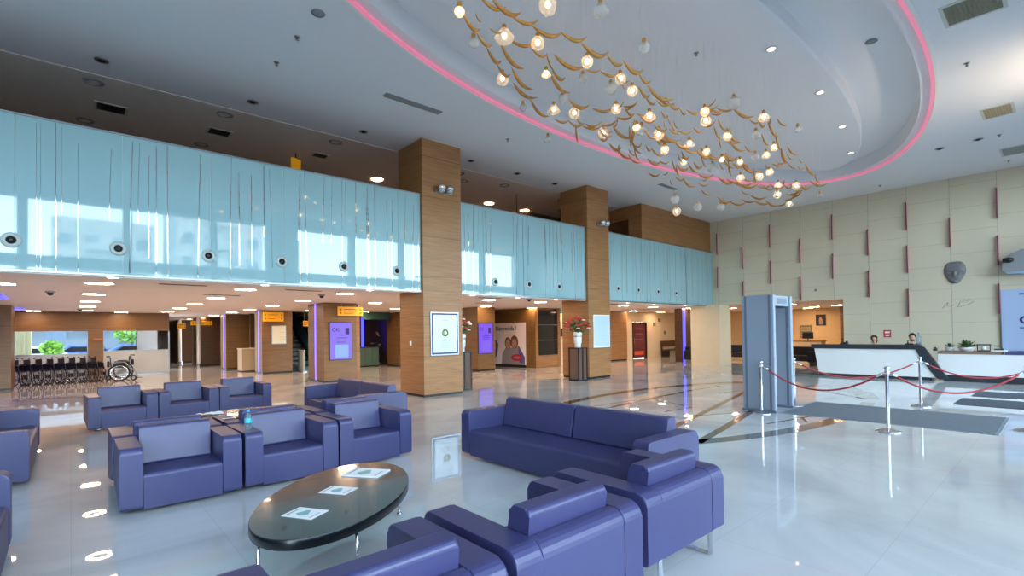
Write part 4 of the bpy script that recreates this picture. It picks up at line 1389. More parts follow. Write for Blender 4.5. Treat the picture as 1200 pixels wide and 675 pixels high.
def rope(a, c, sag, label):
    d = (c - a); d.z = 0; d.normalize()
    a, c = a + d * .06, c - d * .06
    t = thing('barrier_rope', label, 'rope', (a.x, a.y, 0), group='red barrier ropes')
    N = 24
    pts = [a.lerp(c, k / N) - Vector((0, 0, sag * 4 * (k / N) * (1 - k / N))) - Vector((a.x, a.y, 0)) for k in range(N + 1)]
    b = MB(); b.tube(pts[1:-1], .014, 8); b.build('cord', M['red_rope'], t)
    for q0, q1 in ((pts[0], pts[1]), (pts[-1], pts[-2])):
        b = MB(); b.tube([q0, q1], .018, 8); b.build('hook', M['chrome'], t)


rope(SP[2].copy(), SP[0].copy(), .34, 'red rope hung from the gate post to the post before the grey mat')
rope(SP[3].copy(), SP[1].copy(), .30, 'red rope hung behind the grey mat toward the white desk')
rope(SP[0].copy(), SP[4].copy(), .30, 'red rope hung from the front post to the right picture edge')
rope(SP[1].copy(), SP[5].copy(), .30, 'red rope hung past the two dark mats')

for x0, x1, y0, y1, m, lab in ((9.78, 11.75, .72, 3.70, 'mat_grey', 'long grey entrance mat on the floor beside the security gate'), (13.12, 14.4, -.9, 1.63, 'mat_dark', 'nearer of the two dark mats before the white desk'),
                               (14.92, 16.1, -.9, 1.53, 'mat_dark', 'farther of the two dark mats before the white desk')):
    t = thing('floor_mat', lab, 'mat', (x0, y0, 0))
    b = MB(); b.box(.05, x1 - x0 - .05, .05, y1 - y0 - .05, 0, .012); b.build('pile', M[m], t)
    b = MB()
    for q in ((0, x1 - x0, 0, .05), (0, x1 - x0, y1 - y0 - .05, y1 - y0), (0, .05, .05, y1 - y0 - .05), (x1 - x0 - .05, x1 - x0, .05, y1 - y0 - .05)): b.box(*q, 0, .009, .003, 1)
    b.build('border', M['mat_dark'] if m == 'mat_dark' else mat('mat_edge_grey', (122, 132, 138), .7), t)

# reception desks
XD = 18.5
t = thing('reception_desk', 'white reception desk with a dark sloping top band', 'desk', (XD, 0, 0))
white = [(5.80, .90), (5.68, .09), (2.66, .09), (2.98, .62), (3.10, .90)]
b = MB(); b.prism(white, 'x', .0, .05, .004, 1); b.build('front_panel', M['white_gloss'], t)
band = [(5.90, 1.035), (3.10, 1.035), (2.98, 1.02), (2.89, .96), (2.36, .05), (2.58, .05), (2.64, .09), (2.98, .62), (3.10, .90), (5.88, .90)]
b = MB()
b.prism(band, 'x', -.03, .10, 0)
b.prism([(5.90, 1.035), (3.02, 1.035), (3.06, .90), (5.88, .90)], 'x', .10, .55)
b.build('top_band', M['charcoal'], t)
b = MB(); b.box(.05, .50, 3.1, 5.7, .09, .90); b.build('body', M['white'], t)
b = MB(); b.box(.04, .5, 2.75, 5.68, 0, .09); b.build('plinth', M['charcoal'], t)
t = thing('low_counter', 'low white counter continuing the desk under the plants', 'counter', (XD + .12, 0, 0))
b = MB(); b.box(0, .7, -1.3, 2.62, .18, .78, .006, 1); b.build('front_panel', M['white_gloss'], t)
b = MB(); b.box(.03, .7, -1.3, 2.5, 0, .18); b.build('plinth', M['charcoal'], t)
b = MB(); b.box(-.02, .72, 1.28, 2.62, .78, .86, .006, 1); b.build('worktop', M['brown_counter'], t)
b = MB(); b.box(-.02, .72, -1.3, 1.22, .78, .86, .006, 1); b.build('side_worktop', M['navy_counter'], t)

XT = XD + .3


def on_counter(px_, z): 
    d = ray(px_, 412); k = (XT) / d.x
    return Vector((XT, d.y * k, z))


def pot_plant(px_, label, r, hgt, bushy, potm, seed):
    p = on_counter(px_, .86)
    t = thing('potted_plant', label, 'plant', p, group='potted plants on the low counter')
    b = MB(); b.lathe([(0, 0), (r * .7, 0), (r, hgt * .4), (r * 1.02, hgt * .42), (r * .9, hgt * .42), (0, hgt * .38)], n=18); b.build('pot', potm, t)
    rnd = random.Random(seed)
    b = MB()
    for k in range(90 if bushy else 34):
        a, e = rnd.uniform(0, 2 * PI), rnd.uniform(.15, 1.4)
        d = Vector((math.cos(a) * math.cos(e), math.sin(a) * math.cos(e), math.sin(e)))
        L_ = rnd.uniform(.6, 1) * (r * 1.7 if bushy else r * 1.8)
        o0 = Vector((0, 0, hgt * .4)); tip = o0 + Vector((d.x * L_ * 1.15, d.y * L_ * 1.15, d.z * L_ * .75))
        w = d.cross(Vector((0, 0, 1))).normalized() * L_ * .13
        b.poly([o0, o0.lerp(tip, .6) + w, tip, o0.lerp(tip, .6) - w])
    b.build('foliage', M['leaf'], t)


pot_plant(1113, 'small spiky plant in a white pot on the low counter', .11, .26, False, M['white'], 1)
pot_plant(1133, 'dense dark green plant in a pale bowl on the low counter', .19, .25, True, M['white'], 2)
pot_plant(1096, 'tiny plant beside the dark slope of the desk', .06, .12, False, M['navy_counter'], 3)
p = on_counter(1153, .86)
t = thing('desk_organiser', 'white cup with a flat dark tray on the low counter', 'organiser', p)
b = MB(); b.lathe([(0, .03), (.05, .03), (.055, .14), (.045, .14), (0, .05)], n=16); b.build('cup', M['white'], t)
b = MB(); b.box(-.1, .1, -.14, .14, 0, .03, .006, 1); b.box(-.1, .1, -.15, .15, .17, .20, .006, 1); b.box(-.015, .015, -.14, -.12, .03, .17); b.box(-.015, .015, .12, .14, .03, .17); b.build('tray', M['charcoal'], t)
p = on_counter(1171, .86)
t = thing('leaflet_stack', 'pale stack of leaflets with a dark clip on the low counter', 'leaflets', p)
b = MB(); b.box(-.12, .12, -.16, .16, 0, .04, .004, 1); b.build('sheets', M['paper'], t)
b = MB(); b.box(-.03, .03, -.1, .1, .04, .075, .006, 1); b.tube([(0, -.08, .07), (0, 0, .14), (0, .1, .15)], .008, 6); b.build('clip', M['charcoal'], t)
p = Vector((18.9, 2.93, 1.035))
t = thing('water_carafe', 'clear upright bottle at the end of the reception desk', 'bottle', (18.75, 2.95, .87))
b = MB(); b.lathe([(0, 0), (.05, 0), (.055, .02), (.055, .22), (.02, .30), (.02, .36), (0, .36)], n=18); b.build('body', M['bottle'], t)
t.location.z = 1.035; t.location.y = 3.06
t = thing('desk_phone', 'black desk telephone at the left end of the reception desk', 'telephone', (18.75, 5.0, 1.035))
b = MB(); b.prism([(-.09, 0), (.1, 0), (.1, .07), (-.09, .025)], 'y', -.1, .1, .006, 1); b.build('base', M['black'], t)
b = MB(); b.tube([(.09, -.07, .08), (0, -.075, .095), (-.09, -.07, .05)], .02, 8); b.build('handset', M['black'], t)
b = MB(); b.tube([(.05, .06, .05), (.05, .06, .16)], .008, 6); b.ball((.05, .06, .17), .03, u=10, v=6); b.build('microphone', M['black'], t)
t = thing('desk_scanner', 'small black scanner on the reception desk near the dark-haired person', 'scanner', (18.72, 3.27, 1.035))
b = MB(); b.box(-.06, .06, -.1, .1, 0, .03, .006, 1); b.tube([(0, .05, .03), (0, .05, .12), (-.05, -.05, .14)], .014, 8); b.box(-.08, -.02, -.13, -.03, .11, .16, .008, 1); b.build('body', M['black'], t)

# wall pieces above the desk
b = MB(); b.box(-.012, 0, -.11, .11, -.13, .13, .004, 1); b.mi = 1; b.box(-.014, -.012, -.07, .07, .02, .08); b.box(-.014, -.012, -.05, .05, -.08, -.03)
tag(b.build('fire_sign', [M['red_sign'], M['paper']], loc=(XR, 4.385, 1.34)), 'small square red sign on the cream wall above the reception desk', 'sign')
# mask
b = MB()
bmesh.ops.create_uvsphere(b.bm, u_segments=64, v_segments=44, radius=1)
for v in b.bm.verts:
    x, y, z = v.co
    c = max(1e-5, math.hypot(x, y))
    sq = c ** .5
    zz = .365 * (z if z < 0 else z * .98)
    hw = .278 * (1 - .46 * max(0, -z) ** 1.1) * (1 + .04 * max(0, z))
    yy = y / c * sq * hw
    d = 0.0
    if x < 0:
        d = -.10 * (-x / c) ** .8 * c ** .55
        q = yy / .278
        g = lambda cy, cz, sy, sz: math.exp(-((q - cy) / sy) ** 2 - ((z - cz) / sz) ** 2)
        d -= .040 * g(0, -.10, .10, .20) + .022 * g(0, -.24, .15, .07)
        d += .036 * (g(.36, .06, .20, .07) + g(-.36, .06, .20, .07))
        d -= .012 * (g(.36, .05, .09, .035) + g(-.36, .05, .09, .035))
        d -= .030 * (g(.36, .21, .28, .07) + g(-.36, .21, .28, .07))
        d -= .016 * (g(0, -.44, .24, .035) + g(0, -.54, .2, .04))
        d += .016 * g(0, -.49, .24, .02)
        d += .014 * g(0, -.64, .24, .05)
        d -= .026 * g(0, -.80, .22, .11)
        d += .020 * (g(.62, -.30, .16, .25) + g(-.62, -.30, .16, .25))
        d += .014 * (g(.26, -.34, .06, .14) + g(-.26, -.34, .06, .14))
    v.co = Vector((min(d, 0.0), yy, zz))
for f in b.bm.faces: f.smooth = True
tag(b.build('face_relief', M['stone'], loc=(XR, 2.53, 3.33)), 'grey stone face relief mounted on the cream wall', 'sculpture')
# faint handwriting
b = MB()
for pts in ([(2.86, 2.17), (2.78, 2.30), (2.72, 2.36), (2.75, 2.24), (2.66, 2.22), (2.58, 2.28)], [(2.46, 2.25), (2.40, 2.40), (2.36, 2.36), (2.30, 2.42), (2.26, 2.36), (2.2, 2.45), (2.14, 2.41)], [(2.5, 2.2), (2.35, 2.22), (2.2, 2.28), (2.08, 2.36)]):
    b.tube([(0, y, z) for y, z in pts], .007, 6)
tag(b.build('wall_signature', M['fixture_grey'], loc=(XR - .004, 0, 0)), 'thin dark handwritten signature strokes under the stone face', 'lettering')
t = thing('wall_fixture', 'grey rounded drum fixture with a black knob at the right picture edge', 'wall fixture', (XR, .78, 3.52))
b = MB()
b.prism(rounded([(-.75, -.28, .05), (.62, -.33, .06), (.60, .10, .2), (.2, .34, .2), (-.75, .38, .05)]), 'x', -.32, 0, .03, 3); b.build('housing', M['fixture_grey'], t)
b = MB(); b.prism([(-.74, -.40), (.5, -.38), (.58, -.30), (-.74, -.27)], 'x', -.30, -.02, .01, 2); b.build('underside', mat('pale_blue_trim', (150, 180, 206), .4), t)
b = MB(); b.lathe([(0, -.12), (.05, -.11), (.085, -.03), (.06, .12), (0, .14)], (-.34, .47, .04), 16, 'y'); b.build('knob', M['black'], t)
t = thing('backlit_board', 'tall pale blue lit panel at the right picture edge with dark letters', 'light panel', (XR, 0, 0))
b = MB(); b.box(-.05, 0, -.95, 1.455, .80, 2.68, .004, 1); b.build('face', M['panel_back'], t)
b = MB(); b.box(-.06, 0, 1.455, 1.475, .78, 2.70); b.build('frame', M['steel'], t)
o = text('lettering', 'Ci', .30, M['ink_blue'], t, (-.056, 1.06, 1.63), (PI / 2, 0, -PI / 2), bold=.014)
b = MB(); b.box(-.054, -.05, .7, 1.06, 1.45, 1.52); b.box(-.054, -.05, .55, 1.05, 2.5, 2.56); b.build('small_text', mat('panel_grey_text', (96, 116, 160), .5), t)
b = MB(); b.ball((0, 0, 0), .05, .6, 1, 1, 12, 8); tag(b.build('wall_sensor', M['olive'], loc=(XR - .02, 6.64, 3.05)), 'tiny dark sensor on the cream wall above the lounge opening', 'sensor')
# ------------------------------------------------------------------ people
def skin_mesh(name, chains, m, parent, sub=2):
    """chains: list of lists of (point, radius); a chain's first point may repeat an earlier point to branch from it"""
    verts, rad, edges, key = [], [], [], {}
    for ch in chains:
        prev = None
        for pnt, r in ch:
            k = tuple(round(c, 4) for c in pnt)
            if k not in key:
                key[k] = len(verts); verts.append(pnt); rad.append(r)
            i = key[k]
            if prev is not None and prev != i: edges.append((prev, i))
            prev = i
    me = bpy.data.meshes.new(name)
    me.from_pydata(verts, edges, [])
    o = bpy.data.objects.new(name, me)
    COL.objects.link(o)
    md = o.modifiers.new('Skin', 'SKIN')
    md.use_smooth_shade = True
    for i, r in enumerate(rad):
        sv = me.skin_vertices[0].data[i]
        sv.radius = r if isinstance(r, tuple) else (r, r)
        sv.use_root = (i == 0)
    s = o.modifiers.new('Sub', 'SUBSURF'); s.levels = sub; s.render_levels = sub
    me.materials.append(m)
    if parent: o.parent = parent
    return o


def fingers(w, d, s):
    """short finger chains from wrist w, pointing along d, thumb to side s"""
    d = Vector(d).normalized(); w = Vector(w); s = Vector(s).normalized()
    palm = w + d * .075
    n = d.cross(s)
    out = [[(tuple(w), .024), (tuple(palm), (.034, .016))]]
    for k, (off, L_) in enumerate(((-.027, .058), (-.009, .072), (.009, .076), (.027, .066))):
        a = palm + s * off + d * .012
        out.append([(tuple(palm), (.034, .016)), (tuple(a), .0095), (tuple(a + d * L_ * .5 + n * .012), .0085), (tuple(a + d * L_ * .85 + n * .034), .0075)])
    b0 = w + d * .03 + s * .028
    out.append([(tuple(w), .024), (tuple(b0), .0115), (tuple(b0 + d * .03 + s * .02), .0095), (tuple(b0 + d * .055 + s * .022), .008)])
    return out


def person(label, loc, rz, seated, top, legs, hairm, hair_long, tilt=0.0, hh=1.72):
    """faces -y"""
    t = thing('person', label, 'person', loc, rz)
    k = hh / 1.72
    base = .50 - .93 if seated else 0
    P = lambda x, y, z: (x * k, y * k, z * k + (base if seated else 0))
    pel = P(0, 0, .93)
    hy = -.06 * tilt
    neck = P(0, -.01, 1.44)
    hd = [(neck, .05), (P(0, -.015 + hy * .3, 1.50), .05), (P(0, -.035 + hy, 1.555), (.066, .074)), (P(0, -.03 + hy, 1.62), (.076, .092)), (P(0, -.015 + hy, 1.685), (.06, .074))]
    spine = [(pel, (.15, .11)), (P(0, 0, 1.08), (.13, .10)), (P(0, .0, 1.26), (.15, .11)), (P(0, 0, 1.38), (.12, .085)), (neck, .05)]
    ch = [spine, hd]
    legch, armch = [], []
    for s in (-1, 1):
        hip = P(s * .095, 0, .90)
        if seated:
            kn = P(s * .12, -.44, .93); an = P(s * .12, -.42, .52); to = P(s * .13, -.60, .46)
        else:
            kn = P(s * .10, -.02, .50); an = P(s * .10, .02, .09); to = P(s * .11, -.15, .035)
        lc_ = [(pel, (.15, .11)), (hip, .09), (kn, .06), (an, .042), (to, (.04, .028))]
        ch.append(lc_); legch.append(lc_)
        sh = P(s * .185, 0, 1.37)
        el = P(s * .235, -.05 if not seated else -.10, 1.09)
        wr = P(s * .10, -.30, 1.08 if not seated else 1.05)
        ac_ = [(P(0, 0, 1.38), (.12, .085)), (sh, .055), (el, .042), (wr, .027)]
        ch.append(ac_); armch.append(ac_)
        dv = Vector((-s * .5, -.8, -.1))
        ch += fingers(wr, dv, Vector((-s * .8, .5, .3)))
    body = skin_mesh('body', ch, M['skin'], t)
    grow = lambda c, e: [(p_, (r + e if not isinstance(r, tuple) else (r[0] + e, r[1] + e))) for p_, r in c]
    skin_mesh('jacket', [grow(spine[:4], .014)] + [grow(a, .012)[:3] + [(tuple(Vector(a[2][0]).lerp(Vector(a[3][0]), .9)), .037)] for a in armch], top, t)
    skin_mesh('trousers', [grow(l[:3], .014) + [(l[3][0], .055)] for l in legch], legs, t)
    for l in legch:
        skin_mesh('shoe', [[(tuple(Vector(l[3][0]) - Vector((0, 0, .03 * k))), .05), (l[4][0], (.05, .036))]], M['black'], t)
    hc = P(0, -.02 + hy, 1.645)
    b = MB()
    b.ball(hc, .1 * k, .93, 1.12, 1.05, 20, 14)
    for v in list(b.bm.verts):
        q = v.co - Vector(hc)
        if q.y < -.055 * k and q.z < .055 * k: b.bm.verts.remove(v)
        elif not hair_long and q.z < -.045 * k: b.bm.verts.remove(v)
    if hair_long: b.ball((hc[0], hc[1] + .06 * k, hc[2] - .09 * k), .075 * k, 1.1, .6, 1.3, 12, 8)
    b.build('hair', hairm, t)
    for s in (-1, 1):
        b = MB(); b.ball(P(s * .03, -.118 + hy, 1.615), .010 * k, u=8, v=6); b.build('eye', M['eye'], t)
        b = MB(); b.ball(P(s * .083, -.02 + hy, 1.60), .026 * k, .45, .7, 1.1, 8, 6); b.build('ear', M['skin'], t)
    b = MB(); b.prism([(hc[0] - .012, hc[2] - .065 * k), (hc[0] + .012, hc[2] - .065 * k), (hc[0] + .004, hc[2] - .02 * k), (hc[0] - .004, hc[2] - .02 * k)], 'y', hc[1] - .122 * k, hc[1] - .08 * k, .004, 2); b.build('nose', M['skin'], t)
    b = MB(); b.ball(P(0, -.108 + hy, 1.553), .022 * k, 1, .35, .3, 10, 6); b.build('mouth', M['lip'], t)
    return t


person('seated person with reddish brown hair looking down behind the reception desk', (19.85, 4.40, 0), -PI / 2, True, M['cloth_white'], M['cloth_dark'], M['hair_brown'], True, .8, 1.72)
person('seated person with black hair and dark top behind the reception desk', (19.76, 3.38, 0), -PI / 2, True, M['cloth_dark'], M['cloth_dark'], M['hair_dark'], False, .3, 1.78)
person('person in dark clothes standing in the passage beside the green counter', (11.98, 24.3, 0), -PI / 2 - .5, False, M['cloth_dark'], M['cloth_dark'], M['hair_dark'], True, .4, 1.78)
for y, lab in ((4.38, 'office chair under the person with reddish brown hair'), (3.36, 'office chair under the black-haired person')):
    t = thing('office_chair', lab, 'chair', (19.86, y, 0))
    b = MB(); b.box(-.2, .26, -.22, .22, .27, .33, .02, 2); b.build('seat', M['cloth_dark'], t)
    b = MB(); b.box(.32, .37, -.2, .2, .46, .9, .02, 2); b.build('backrest', M['cloth_dark'], t)
    b = MB(); b.tube([(0, 0, .04), (0, 0, .30)], .025, 8); b.tube([(.1, 0, .28), (.33, 0, .30), (.345, 0, .5)], .015, 6)
    for a in range(5): b.tube([(0, 0, .07), (.26 * math.cos(a * 2 * PI / 5), .26 * math.sin(a * 2 * PI / 5), .035)], .018, 6); b.ball((.26 * math.cos(a * 2 * PI / 5), .26 * math.sin(a * 2 * PI / 5), .025), .025, u=8, v=6)
    b.build('base', M['black'], t)
# ------------------------------------------------------------------ chandelier
CR = Vector((10.1, 5.0, ZI))
ch = thing('chandelier', 'long chandelier of golden wooden crescents and glowing blown glass globes', 'chandelier', CR)
SEG = """542 16 563 39;559 40 577 56;571 58 587 76;583 77 598 91;601 98 630 119;625 121 641 138;650 140 667 143;667 143 683 148;683 148 698 150;687 146 702 152;719 149 724 142
564 -1 592 13;577 0 610 20;600 20 630 28;625 32 658 43;658 39 687 48;682 52 712 67;712 66 730 78;731 73 753 87;749 88 762 98;763 104 785 119;783 121 797 128;797 128 804 135;805 129 821 133;822 129 841 126;841 128 861 128;863 129 881 138;879 141 890 144;889 141 896 149
902 146 911 161;910 160 914 176;917 177 923 192;925 192 932 198;935 196 942 198;946 195 956 206;956 207 961 215;953 214 966 217
598 48 627 53;623 57 642 67;653 67 683 82;687 82 704 83;704 84 724 89;722 90 737 97;728 97 734 104;749 103 761 115;757 115 768 123
557 16 565 27;577 35 586 38;591 57 610 81;602 83 622 107;642 67 648 82;647 82 662 95;648 90 665 110
667 118 690 127;695 128 720 128;717 128 731 122;731 125 747 121;733 128 743 136;722 138 743 137;675 150 677 168;743 143 739 173;722 152 738 163;687 147 705 145;705 147 724 142
714 169 728 176;725 176 739 187;742 167 751 181;738 183 750 192;744 175 749 189;759 187 774 192;765 175 776 184;773 189 784 191;760 203 773 206;777 205 783 202;789 191 794 203;793 194 807 199;808 193 818 203;813 191 823 197;819 205 836 207;792 208 803 211;802 211 814 220;819 215 830 217;823 223 833 229;795 181 801 192;799 179 807 187
750 136 768 143;767 147 782 154;777 156 795 167;791 167 809 173;802 175 819 178;817 178 834 184;824 176 843 187;775 131 783 138;783 138 787 147;790 142 794 151;784 151 796 156;795 154 812 155;813 150 823 155;824 149 839 143;843 142 851 154;838 151 845 164;843 162 845 174;854 153 866 168;858 167 871 178;721 151 739 163;757 171 763 177
849 182 857 190;850 182 864 187;859 192 871 196;870 192 885 202;884 201 886 214;854 192 857 207;845 210 860 215;859 214 883 217;897 194 903 198;904 192 919 193;916 178 920 192
866 217 889 218;888 219 903 218;905 217 917 220;919 217 928 220;929 217 941 220;939 218 949 221;870 224 878 228;879 229 899 233;886 236 901 239;899 236 912 242;911 241 921 238;920 235 930 231;929 230 939 226;921 228 937 226;843 232 857 237;857 237 873 239
833 128 846 131;767 160 779 167;847 211 856 215;700 158 712 165;871 207 880 213"""
segs = []
for q in SEG.replace('\n', ';').split(';'):
    segs.append([float(v) for v in q.split()])


def cz(px_, py_):
    return 5.45 + .22 * math.sin(px_ * .021 + 1.0) - .16 * math.sin(py_ * .045)


def crescent_mesh():
    b = MB()
    N = 12
    rings = []
    for i in range(N + 1):
        u = i / N
        x = u - .5
        z = -.20 * (1 - (2 * x) ** 2) + .06 * (2 * x) ** 3
        w = .047 * (math.sin(PI * min(1, max(0, u))) ** .6) + .004
        h_ = w * 1.25
        rings.append([b.bm.verts.new((x, w * math.cos(a), z + h_ * math.sin(a))) for a in [2 * PI * j / 6 for j in range(6)]])
    for A, B in zip(rings, rings[1:]):
        for j in range(6):
            f = b.bm.faces.new((A[j], A[(j + 1) % 6], B[(j + 1) % 6], B[j])); f.smooth = True
    b.bm.faces.new(rings[0][::-1]); b.bm.faces.new(rings[-1])
    return b


cres0 = crescent_mesh().build('crescent', M['gold'], ch)
items = []
for x0, y0, x1, y1 in segs:
    mx_, my_ = (x0 + x1) / 2, (y0 + y1) / 2
    z = cz(mx_, my_)
    a, c = at_z(x0, y0, z), at_z(x1, y1, z)
    L_ = (c - a).length
    mid = (a + c) / 2
    if L_ > .52 or abs(y1 - y0) > 1.6 * abs(x1 - x0):
        # a steep one hangs down instead of running away in depth
        dpt = (mid - EYE).length
        lpx = math.hypot(x1 - x0, y1 - y0)
        L_ = min(.5, lpx / F * dpt * 1.15)
        e = (ray(x1, y1).normalized() - ray(x0, y0).normalized()).normalized()
        d = (e * .8 + (c - a).normalized() * .45).normalized()
    else:
        d = (c - a).normalized()
    L_ = max(.2, L_ * 1.1)
    items.append((mid, d, L_))
for mid, d, L_ in list(items):
    if mid.x > 6.5 and random.random() < .5:
        a = random.uniform(-.7, .7)
        d2 = Vector((d.x * math.cos(a) - d.y * math.sin(a), d.x * math.sin(a) + d.y * math.cos(a), d.z + random.uniform(-.35, .35))).normalized()
        items.append((mid + Vector((random.uniform(-.22, .22), random.uniform(-.22, .22), random.uniform(-.12, .12))), d2, L_ * random.uniform(.6, .9)))
items.sort(key=lambda q: -q[2] / (q[0] - EYE).length)
rest = MB()
wires = MB()
for i, (mid, d, L_) in enumerate(items):
    zax = Vector((0, 0, 1))
    yv = zax.cross(d)
    if yv.length < .05: yv = Vector((0, 1, 0)).cross(d)
    yv.normalize(); zv = d.cross(yv)
    mt = Matrix((d, yv, zv)).transposed().to_4x4()
    mt = Matrix.Translation(mid - CR + Vector((0, 0, .1 * L_))) @ mt @ Matrix.Diagonal((L_, L_ * .95, L_, 1))
    if i < 100:
        o = cres0 if i == 0 else cres0.copy()
        if i: COL.objects.link(o); o.parent = ch
        o.matrix_local = mt
    else:
        tmp = cres0.data.copy(); tmp.transform(mt)
        rest.bm.from_mesh(tmp)
        bpy.data.meshes.remove(tmp)
    for s in (-.35, .35):
        p = mid - CR + d * (s * L_)
        wires.tube([p, (p.x, p.y, -.01)], .0009, 3)
ro = rest.build('crescent_flock', M['gold'], ch, norm=False)
ro['kind'] = 'stuff'

LIT = [(538.5, 14, .07), (591, 43, .13), (642, 7, .13), (630, 51, .11), (589, 93, .12), (640, 87, .08), (688, 73, .10), (727, 93, .10), (741, 107, .10), (649, 129, .12), (673, 133, .12), (722, 128, .10),
       (707, 156, .12), (761, 137, .11), (772, 158, .11), (746, 150, .08), (779, 176, .10), (808, 169, .10), (826, 131, .09), (827, 142, .11), (852, 160, .10), (895, 138, .11), (846, 187, .07), (828, 178, .09),
       (801, 190, .08), (898, 182, .10), (907, 173, .09), (890, 207, .11), (902, 202, .10), (912, 217, .09), (933, 218, .11), (911, 228, .12), (867, 190, .08), (925, 239, .11), (793, 248, .13), (868, 209, .11)]
CLEAR = [(555, 50, .08), (642, 164, .09), (660, 115, .10), (683, 92, .08), (716, 104, .11), (835, 197, .13), (860, 121, .13), (886, 158, .10), (885, 184, .10), (752, 153, .11), (791, 234, .12), (818, 243, .12), (845, 243, .11), (704, 12, .10), (755, 56, .08), (613, 126, .08), (935, 152, .08), (961, 229, .08)]
for i, (px_, py_, r) in enumerate(LIT + CLEAR):
    lit = i < len(LIT)
    z = cz(px_, py_) - .02 if (px_, py_) not in ((793, 248), (818, 243), (845, 243), (791, 234)) else 4.75
    if py_ > 200 and px_ > 860: z = 5.2
    p = at_z(px_, py_, z) - CR
    r *= .85
    b = MB()
    prof = [(.35, .95), (.62, .78), (.9, .42), (1.0, 0.0), (.92, -.38), (.66, -.74), (.3, -.94), (0, -1.0)]
    k = i % 4
    if k == 1: prof = [(.25, .9), (.5, .8), (.8, .3), (1.15, -.15), (1.1, -.35), (.8, -.6), (.35, -.72), (0, -.75)]
    if k == 2: prof = [(.3, 1.1), (.55, .8), (.95, .5), (.98, .0), (.85, -.5), (.5, -.9), (0, -1.0)]
    b.lathe([(q * r, h_ * r) for q, h_ in prof], n=22)
    for v in b.bm.verts:
        v.co *= 1 + .05 * math.sin(5 * math.atan2(v.co.y, v.co.x) + i)
    g = b.build('globe', M['glass_globe'], ch, loc=p)
    b = MB(); b.lathe([(.028, .9 * r), (.03, .9 * r + .05), (.012, .9 * r + .07)], n=10); b.build('socket', M['gold'], g)
    if lit:
        b = MB(); b.ball((0, 0, .15 * r), .032, 1, 1, 1.25, 10, 7); b.build('bulb', M['lamp_bulb'], g)
    wires.tube([(p.x, p.y, p.z + r), (p.x, p.y, -.01)], .0009, 3)
w = wires.build('suspension_wires', M['white'], ch)
w['kind'] = 'stuff'

# ------------------------------------------------------------------ ceiling fittings
dl0 = None
DL = [(904, 57, ZI, 1), (961, 108, ZI, 1), (987, 148, ZI, 1), (997, 179, ZI, 1), (119, 70, ZC, 0), (296, 119, ZC, 0), (426, 154, ZC, 0), (552, 188, ZC, 0), (606, 203, ZC, 0), (373, 15, ZC, 2), (1021, 48, ZA, 2), (324, 73, ZC, 3), (348, 43, ZC, 3),
      (1133, 74, ZC, 3), (595, 163, ZC, 3), (1171, 158, ZC, 3), (1182, 188, ZC, 3), (816, 62, ZI, 3), (650, 215, ZC, 0), (1146, 163, ZC, 0), (1101, 174, ZC, 0), (1031, 217, ZC, 3)]
names = {1: ('lit_downlight', 'small lit downlight in the oval recess, %s from the entrance side', 'ceiling light'), 0: ('eyeball_downlight', 'small unlit eyeball downlight on the white ceiling, %s counting from the left', 'ceiling light'),
         2: ('ceiling_speaker', 'round grey ceiling speaker, %s counting from the left', 'speaker'), 3: ('ceiling_sprinkler', 'tiny ceiling sprinkler, %s counting from the left', 'sprinkler')}
cnt = {}
for typ in (1, 0, 2, 3):
    for px_, py_, z, tt in sorted(q for q in DL if q[3] == typ):
        p = at_z(px_, py_, z)
        k = cnt.get(typ, 0); cnt[typ] = k + 1
        nm, lab, cat = names[typ]
        t = thing(nm, lab % ORD[k], cat, (p.x, p.y, z), group={1: 'lit downlights in the oval recess', 0: 'unlit downlights on the white ceiling', 2: 'ceiling speakers', 3: 'ceiling sprinklers'}[typ])
        b = MB()
        if typ in (0, 1):
            b.lathe([(.06, -.004), (.10, -.006), (.105, -.016), (.075, -.02), (.06, -.012)], n=22); b.build('trim_ring', M['white'] if typ == 1 else M['steel'], t)
            b = MB()
            if typ == 1: b.lathe([(0, -.012), (.062, -.012)], n=18); b.build('lens', M['lamp_warm'], t)
            else: b.ball((0, 0, -.012), .055, 1, 1, .6, 14, 8); b.build('eyeball', M['dark_metal'], t)
        elif typ == 2:
            b.lathe([(0, -.016), (.075, -.016), (.09, -.008), (.09, 0)], n=24); b.build('grille', M['fixture_grey'], t)
            b = MB(); b.lathe([(.09, 0), (.1, -.012), (.088, -.018)], n=24); b.build('rim', M['steel'], t)
        else:
            b.lathe([(0, 0), (.045, -.002), (.045, -.008), (.02, -.012)], n=14); b.build('rosette', M['steel'], t)
            b = MB(); b.lathe([(.01, -.01), (.01, -.05), (.03, -.055), (.0, -.06)], n=10); b.build('head', M['steel'], t)


def vent(name, label, x0, x1, y0, y1, z, m, slats, group=None):
    t = thing(name, label, 'vent', ((x0 + x1) / 2, (y0 + y1) / 2, z), group=group)
    w, d = (x1 - x0) / 2, (y1 - y0) / 2
    b = MB()
    e = min(.05, .18 * d)
    b.box(-w, w, -d, -d + e, -.014, 0); b.box(-w, w, d - e, d, -.014, 0); b.box(-w, -w + e, -d + e, d - e, -.014, 0); b.box(w - e, w, -d + e, d - e, -.014, 0)
    b.build('frame', mat('vent_frame', (196, 200, 190), .6) if slats > 4 else M['fixture_grey'], t)
    b = MB()
    for k in range(slats):
        yy = -d + e + (k + .5) * (2 * (d - e)) / slats
        b.box(-w + e, w - e, yy - (d - e) / slats * .93, yy + (d - e) / slats * .93, -.010, -.002)
    b.build('louvre', m, t)
    return t


